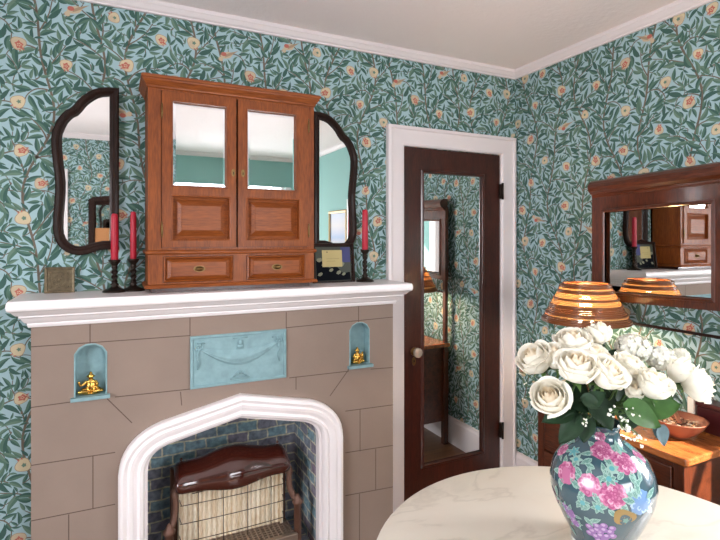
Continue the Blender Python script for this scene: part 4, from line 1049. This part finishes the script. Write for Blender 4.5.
RM = {('o', k): rose_mesh(1.0-.12*k, 20+k) for k in range(3)}
RM.update({('b', k): rose_mesh(.25+.1*k, 40+k) for k in range(2)}); CAL = calyx_mesh(.04)
NECK = Vector((VX, VY, TZ+.29)); CAM = Vector((0, 0, EYE)); RT = Vector((CS, -SN, 0)); FW = Vector((SN, CS, 0)); UP = Vector((0, 0, 1))
VD = 1.2726
def aim(direction, roll):
    q = Vector(direction).normalized().to_track_quat('Z', 'Y'); return (q.to_matrix().to_4x4() @ Matrix.Rotation(roll, 4, 'Z')).to_euler()
# px, py, depth offset, radius in px, mesh, facing (right, towards the eye, up), label
ROSES = [
 (550, 397, -.13, 18, ('o', 0), (-.35, .6, .62), 'open white rose hanging lowest on the left of the bouquet'),
 (535, 359, -.03, 17, ('o', 1), (-.6, .25, .8), 'white rose at the far left edge of the bouquet, turned to the left'),
 (556, 357, -.04, 15, ('b', 0), (-.3, .45, .85), 'white rose bud between the far left rose and the big central bloom'),
 (577, 366, -.12, 20, ('o', 0), (-.1, .45, .9), 'largest open white rose facing forward at the centre of the bouquet'),
 (573, 343, -.01, 17, ('o', 2), (-.15, .3, .95), 'open white rose behind and above the large central bloom'),
 (600, 334, .0, 13, ('b', 1), (.1, .3, 1), 'small white rose bud at the very top, in front of the lamp shade'),
 (595, 357, -.03, 15, ('o', 1), (.25, .35, .9), 'white rose tucked right behind the large central bloom'),
 (608, 374, -.13, 18, ('o', 2), (.3, .55, .8), 'open cream white rose facing forward just right of the centre, above the bare stems'),
 (628, 366, -.06, 15, ('o', 1), (.35, .3, .9), 'white rose below the small white florets, right of the forward facing cream bloom'),
 (654, 384, -.10, 17, ('o', 2), (.35, .3, .9), 'round white rose on the right, above the bright green leaf'),
 (635, 391, -.09, 12, ('b', 0), (-.3, .5, .6), 'half hidden white bud under the round right-hand rose'),
 (680, 371, -.04, 15, ('b', 1), (.45, .4, .85), 'white bud just left of the drooping rose at the far right'),
 (698, 384, -.06, 17, ('o', 1), (.85, .45, .25), 'white rose drooping at the far right edge above the wooden bowl'),
 (588, 337, .05, 11, ('b', 0), (-.1, .2, 1), 'small white bud peeping out just left of the topmost rose'),
]
for px, py, dd, rp_, key, fc, lab in ROSES:
    dep = VD+dd; c = at(px, py, dep); d = RT*fc[0]-FW*fc[1]+UP*fc[2]; d.normalize()
    k = 1.04*rp_*dep/FPX/.040; base = c-d*.036*k
    t = thing('rose', lab, 'rose', tuple(base), 'white roses in the painted vase')
    b = bpy.data.objects.new('bloom', RM[key]); COL.objects.link(b); b.parent = t; b.rotation_euler = aim(d, rnd.uniform(0, 6)); b.scale = (k, k, k)
    b = bpy.data.objects.new('calyx', CAL); COL.objects.link(b); b.parent = t; b.rotation_euler = aim(d, rnd.uniform(0, 6)); b.scale = (k, k, k)
    foot = Vector((VX+rnd.uniform(-.02, .02), VY+rnd.uniform(-.02, .02), TZ+.20)); mouth = NECK+Vector((rnd.uniform(-.026, .026), rnd.uniform(-.026, .026), .012))
    mb = MB(); mb.tube(smooth_path([base-d*.008, base-d*.05-UP*.01, mouth+(base-mouth)*.3+UP*.015, mouth, foot], 5), .0027, 7); obj('stem', mb, M['stem'], t)
# foliage: each sprig is one thing
def sprig(lab, leaves, m, stem_to, grp='leafy sprigs in the vase'):
    t = thing('leaf_sprig', lab, 'leaves', tuple(NECK), grp)
    mouth = NECK+Vector((rnd.uniform(-.02, .02), rnd.uniform(-.02, .02), .012))
    p = at(*stem_to); mb = MB(); mb.tube(smooth_path([p, mouth+(p-mouth)*.45+UP*.02, mouth, Vector((VX, VY, TZ+.2))], 5), .0020, 6); obj('stem', mb, M['stem'], t)
    for (px, py, dep, dx, dt, dz, L, W) in leaves:
        b = at(px, py, dep); d = RT*dx-FW*dt+UP*dz; nrm = (-FW*1.0+UP*.8)
        mb = MB(); leaf_geo(mb, b, d, nrm, L, W)
        mb.tube([p, (p+b)/2+UP*.004, b], .0013, 5); obj('leaf', mb, m, t, fix=False)
F = VD
sprig('dark green leaves under the large central rose', [(585, 384, F-.08, -.7, .3, -.3, .085, .030), (590, 395, F-.09, .3, .4, -.5, .085, .032), (575, 388, F-.05, -.4, .3, -.9, .08, .03), (600, 388, F-.02, .2, .1, -1, .09, .035), (592, 380, F, .5, 0, -.8, .09, .036)], M['leafd'], (586, 392, F-.05))
sprig('dark green leaves left above the vase shoulder, below the lowest rose', [(575, 408, F-.07, -.95, .2, -.25, .085, .026), (580, 414, F-.08, -.6, .3, -.6, .085, .026), (585, 412, F-.08, -.1, .3, -.9, .07, .026), (578, 402, F-.02, -.9, .1, .1, .08, .028), (590, 405, F-.09, -.9, .3, .3, .07, .026)], M['leafd'], (586, 410, F-.05))
sprig('dark leaf standing up behind the cream rose near the lamp light', [(606, 362, F+.02, .55, .1, .35, .06, .022), (615, 372, F+.02, .3, .1, -1, .09, .03), (622, 382, F+.02, .3, .1, -1, .09, .035), (610, 385, F+.04, -.4, .1, -.9, .09, .035), (625, 395, F+.03, .2, .1, -.9, .085, .035)], M['leafd'], (612, 380, F+.02))
sprig('broad bright green leaves on the right over the wooden bowl', [(637, 409, F-.11, .98, .2, .25, .098, .034), (622, 404, F-.13, .8, .3, -.35, .092, .034), (645, 398, F-.05, .8, .1, .1, .07, .024)], M['leafb'], (628, 408, F-.09))
sprig('dark leaves filling the right side below the round rose', [(640, 395, F-.03, -.3, .1, -.9, .08, .033), (650, 400, F-.02, -.5, .1, -.6, .08, .03), (632, 405, F-.03, -.2, .1, -.9, .07, .03), (665, 395, F-.0, .6, .1, -.2, .05, .015)], M['leafd'], (634, 400, F-.02))
sprig('grey blue rounded leaf hanging in front of the dresser edge', [(659, 424, F-.10, .35, .1, -.95, .056, .019), (657, 422, F-.09, -.1, .3, -.9, .036, .013)], M['euca'], (655, 418, F-.09), 'grey blue leaf sprigs')
sprig('small dark leaf pair in the shade straight under the central roses', [(580, 398, F-.14, .8, .2, -.2, .05, .019), (586, 404, F-.13, .6, .2, .5, .05, .018)], M['leafd'], (586, 404, F-.11))
def gyp(lab, spots, root, n, spread, size, grp='sprays of tiny white flowers'):
    t = thing('baby_breath_spray', lab, 'flowers', tuple(NECK), grp); R4 = random.Random(int(root[0]))
    p0 = at(*root); mouth = NECK+Vector((rnd.uniform(-.02, .02), rnd.uniform(-.02, .02), .012)); ms = MB(); mf = MB()
    ms.tube(smooth_path([p0, mouth+(p0-mouth)*.5+UP*.02, mouth, Vector((VX, VY, TZ+.2))], 5), .0014, 5)
    for sx, sy, sd in spots:
        c = at(sx, sy, sd); ms.tube([p0, (p0+c)/2+UP*.006, c], .0009, 5)
        for k in range(n):
            q = c+Vector((R4.gauss(0, 1), R4.gauss(0, 1), R4.gauss(0, 1)))*spread
            ms.tube([c, (c+q)/2+UP*.002, q], .0005, 4); s = size*R4.uniform(.7, 1.3)
            for j in range(5):
                v = Vector((R4.gauss(0, 1), R4.gauss(0, 1), R4.gauss(0, 1))).normalized()*s*.6; mf.ball(q+v, s*.62, 0, 7, 5)
    obj('stem', ms, M['stem'], t); obj('florets', mf, M['floret'], t)
gyp('spray of tiny white flowers hanging over the vase rim', [(617, 411, F-.16), (626, 419, F-.16), (622, 428, F-.17), (634, 432, F-.17), (640, 437, F-.16), (629, 410, F-.14)], (618, 418, F-.10), 6, .008, .0032)
gyp('thin spray of tiny white flowers at the far left of the bouquet', [(524, 384, F-.04), (527, 397, F-.05), (536, 401, F-.05), (522, 372, F-.03)], (560, 404, F-.05), 4, .006, .0018)
gyp('tiny white flowers at the lower left over the dark leaves', [(586, 420, F-.13), (583, 424, F-.13)], (590, 418, F-.1), 3, .006, .0024)
def cluster(lab, px, py, dep, n, sp, grp='white frilled flower heads'):
    t = thing('white_flower_head', lab, 'flowers', tuple(at(px, py, dep)), grp); R4 = random.Random(px); mb = MB(); c = at(px, py, dep)
    for k in range(n):
        v = Vector((R4.gauss(0, 1), R4.gauss(0, 1), R4.gauss(0, 1))).normalized(); q = c+Vector((v.x*sp[0], v.y*sp[0], v.z*sp[1]))*R4.uniform(.75, 1.0)
        x = v.cross(UP if abs(v.z) < .9 else RT).normalized(); y = v.cross(x); s = R4.uniform(.0065, .0095); a0 = R4.random()
        for j in range(4):
            a = a0+j*PI/2; e = x*math.cos(a)+y*math.sin(a); f = x*math.cos(a+.7)+y*math.sin(a+.7); g = x*math.cos(a-.7)+y*math.sin(a-.7)
            mb.add([q, q+g*s*.75+v*.002, q+e*s+v*.0035, q+f*s*.75+v*.002], [(0, 1, 2, 3)], 0, True)
    obj('florets', mb, M['floret'], t, fix=False)
    m2 = MB(); mouth = NECK+Vector((.01, -.01, .01)); m2.tube(smooth_path([c, mouth+(c-mouth)*.5+UP*.02, mouth, Vector((VX, VY, TZ+.2))], 5), .0026, 6); m2.ball(c, (sp[0]*.7, sp[0]*.7, sp[1]*.7), 1, 12, 8); obj('stem', m2, [M['stem'], M['floret']], t)
cluster('frilly white flower head against the lamp light, right of the top bud', 633, 348, F+.02, 420, (.042, .034))
cluster('frilly white flower head between the lamp-lit one and the right-hand buds', 660, 358, F+.0, 300, (.033, .028))
cluster('small frilly white flower head above the bud left of the drooping rose', 680, 356, F+.02, 150, (.020, .017))

# ------------------------------------------------------------------ pieces seen only in the mirrors
t = thing('wall_picture', 'pale gilt framed landscape on the teal wall, seen in the right wing mirror', 'picture', (XR, -.3, 1.4))
P = rect(-.64, -.14, 1.40, 1.83); mb = MB(); mb.sweep(P, [(0, .001), (0, .018), (-.012, .024), (-.032, .018), (-.035, .001)], right(XR)); obj('frame', mb, mat('dull_gilt', (176, 150, 104), .4, metal=.4), t)
m_, nt_, b_ = new_mat('pale_sky_print'); tc_ = nt_.nodes.new('ShaderNodeTexCoord'); sp_ = nt_.nodes.new('ShaderNodeSeparateXYZ'); nt_.links.new(tc_.outputs['Generated'], sp_.inputs[0])
rp2 = nt_.nodes.new('ShaderNodeValToRGB'); e = rp2.color_ramp.elements; e[0].color = (*lin((160, 140, 104)), 1); e[1].color = (*lin((150, 162, 186)), 1); q = e.new(.3); q.color = (*lin((110, 130, 166)), 1); q = e.new(.6); q.color = (*lin((170, 160, 160)), 1)
nt_.links.new(sp_.outputs['Z'], rp2.inputs['Fac']); nt_.links.new(rp2.outputs['Color'], b_.inputs['Base Color'])
mb = MB(); mb.plate(P, [], .002, .006, right(XR)); obj('print', mb, m_, t)
t = thing('glazed_cupboard', 'dark framed wooden cupboard with a glass pane, seen in the left wing mirror', 'cupboard', (.03, YF, 1.0))
mpF = lambda u, v, w: (u, YF+w, v); P = [(-.24, 1.0), (.30, 1.0), (.30, 1.90), (.26, 1.93), (.03, 1.955), (-.20, 1.93), (-.24, 1.90)]
mb = MB(); mb.plate(P, [], 0.001, .05, mpF); mb.sweep(P, [(0, .05), (0, .065), (-.05, .07), (-.055, .05)], mpF); obj('frame', mb, M['walnut'], t)
mb = MB(); mb.plate(rect(-.18, .24, 1.06, 1.62), [], .05, .058, mpF); obj('door_panel', mb, mat('pale_pine', (180, 124, 78), .5), t)
mb = MB(); mb.plate(rect(-.17, .02, 1.62, 1.85), [], .05, .056, mpF); mb.plate(rect(.04, .23, 1.62, 1.85), [], .05, .056, mpF); obj('glass_pane', mb, M['mirror'], t)

# ------------------------------------------------------------------ light
def area(name, loc, rot, sx, sy, power, col):
    l = bpy.data.lights.new(name, 'AREA'); l.shape = 'RECTANGLE'; l.size = sx; l.size_y = sy; l.energy = power; l.color = col
    o = bpy.data.objects.new(name, l); COL.objects.link(o); o.location = loc; o.rotation_euler = rot; return o
DAY = (.97, .965, 1.0)
TILT = math.radians(24)                 # skylight falls in from above the horizon
area('daylight_left', (XL-.45, .35, 1.65), (0, -PI/2+TILT, 0), 1.4, 1.5, 58, DAY)
area('daylight_front', (1.275, YS-.45, 1.6), (PI/2-TILT, 0, 0), 1.5, 1.4, 34, DAY)
area('daylight_right', (XR+.4, .30, 1.55), (0, PI/2-TILT, 0), 1.0, .8, 46, DAY)
l = bpy.data.lights.new('sun', 'SUN'); l.energy = 14; l.angle = math.radians(1.2); l.color = (1, .9, .76)
o = bpy.data.objects.new('sun', l); COL.objects.link(o); o.rotation_euler = Vector((.42, -.82, .76)).to_track_quat('Z', 'Y').to_euler(); o.location = (3, -3, 4)
l = bpy.data.lights.new('lamp_bulb', 'POINT'); l.energy = 7; l.color = (1, .84, .6); l.shadow_soft_size = .03
o = bpy.data.objects.new('lamp_bulb', l); COL.objects.link(o); o.location = (LX, LY, 1.165)
w = bpy.data.worlds.new('sky'); scene.world = w; w.use_nodes = True
w.node_tree.nodes['Background'].inputs[0].default_value = (.75, .87, 1, 1); w.node_tree.nodes['Background'].inputs[1].default_value = 1.2

# ------------------------------------------------------------------ camera
cam = bpy.data.cameras.new('camera'); co = bpy.data.objects.new('camera', cam); COL.objects.link(co)
cam.sensor_width = 36; cam.lens = FPX/720*36; cam.shift_y = -(270-238)/720; cam.clip_start = .02
co.location = (0, 0, EYE); co.rotation_euler = (PI/2, 0, -TH); scene.camera = co
vs_ = scene.view_settings; vs_.view_transform = 'Standard'; vs_.look = 'None'; vs_.gamma = 1; vs_.exposure = 1.12; vs_.use_curve_mapping = False
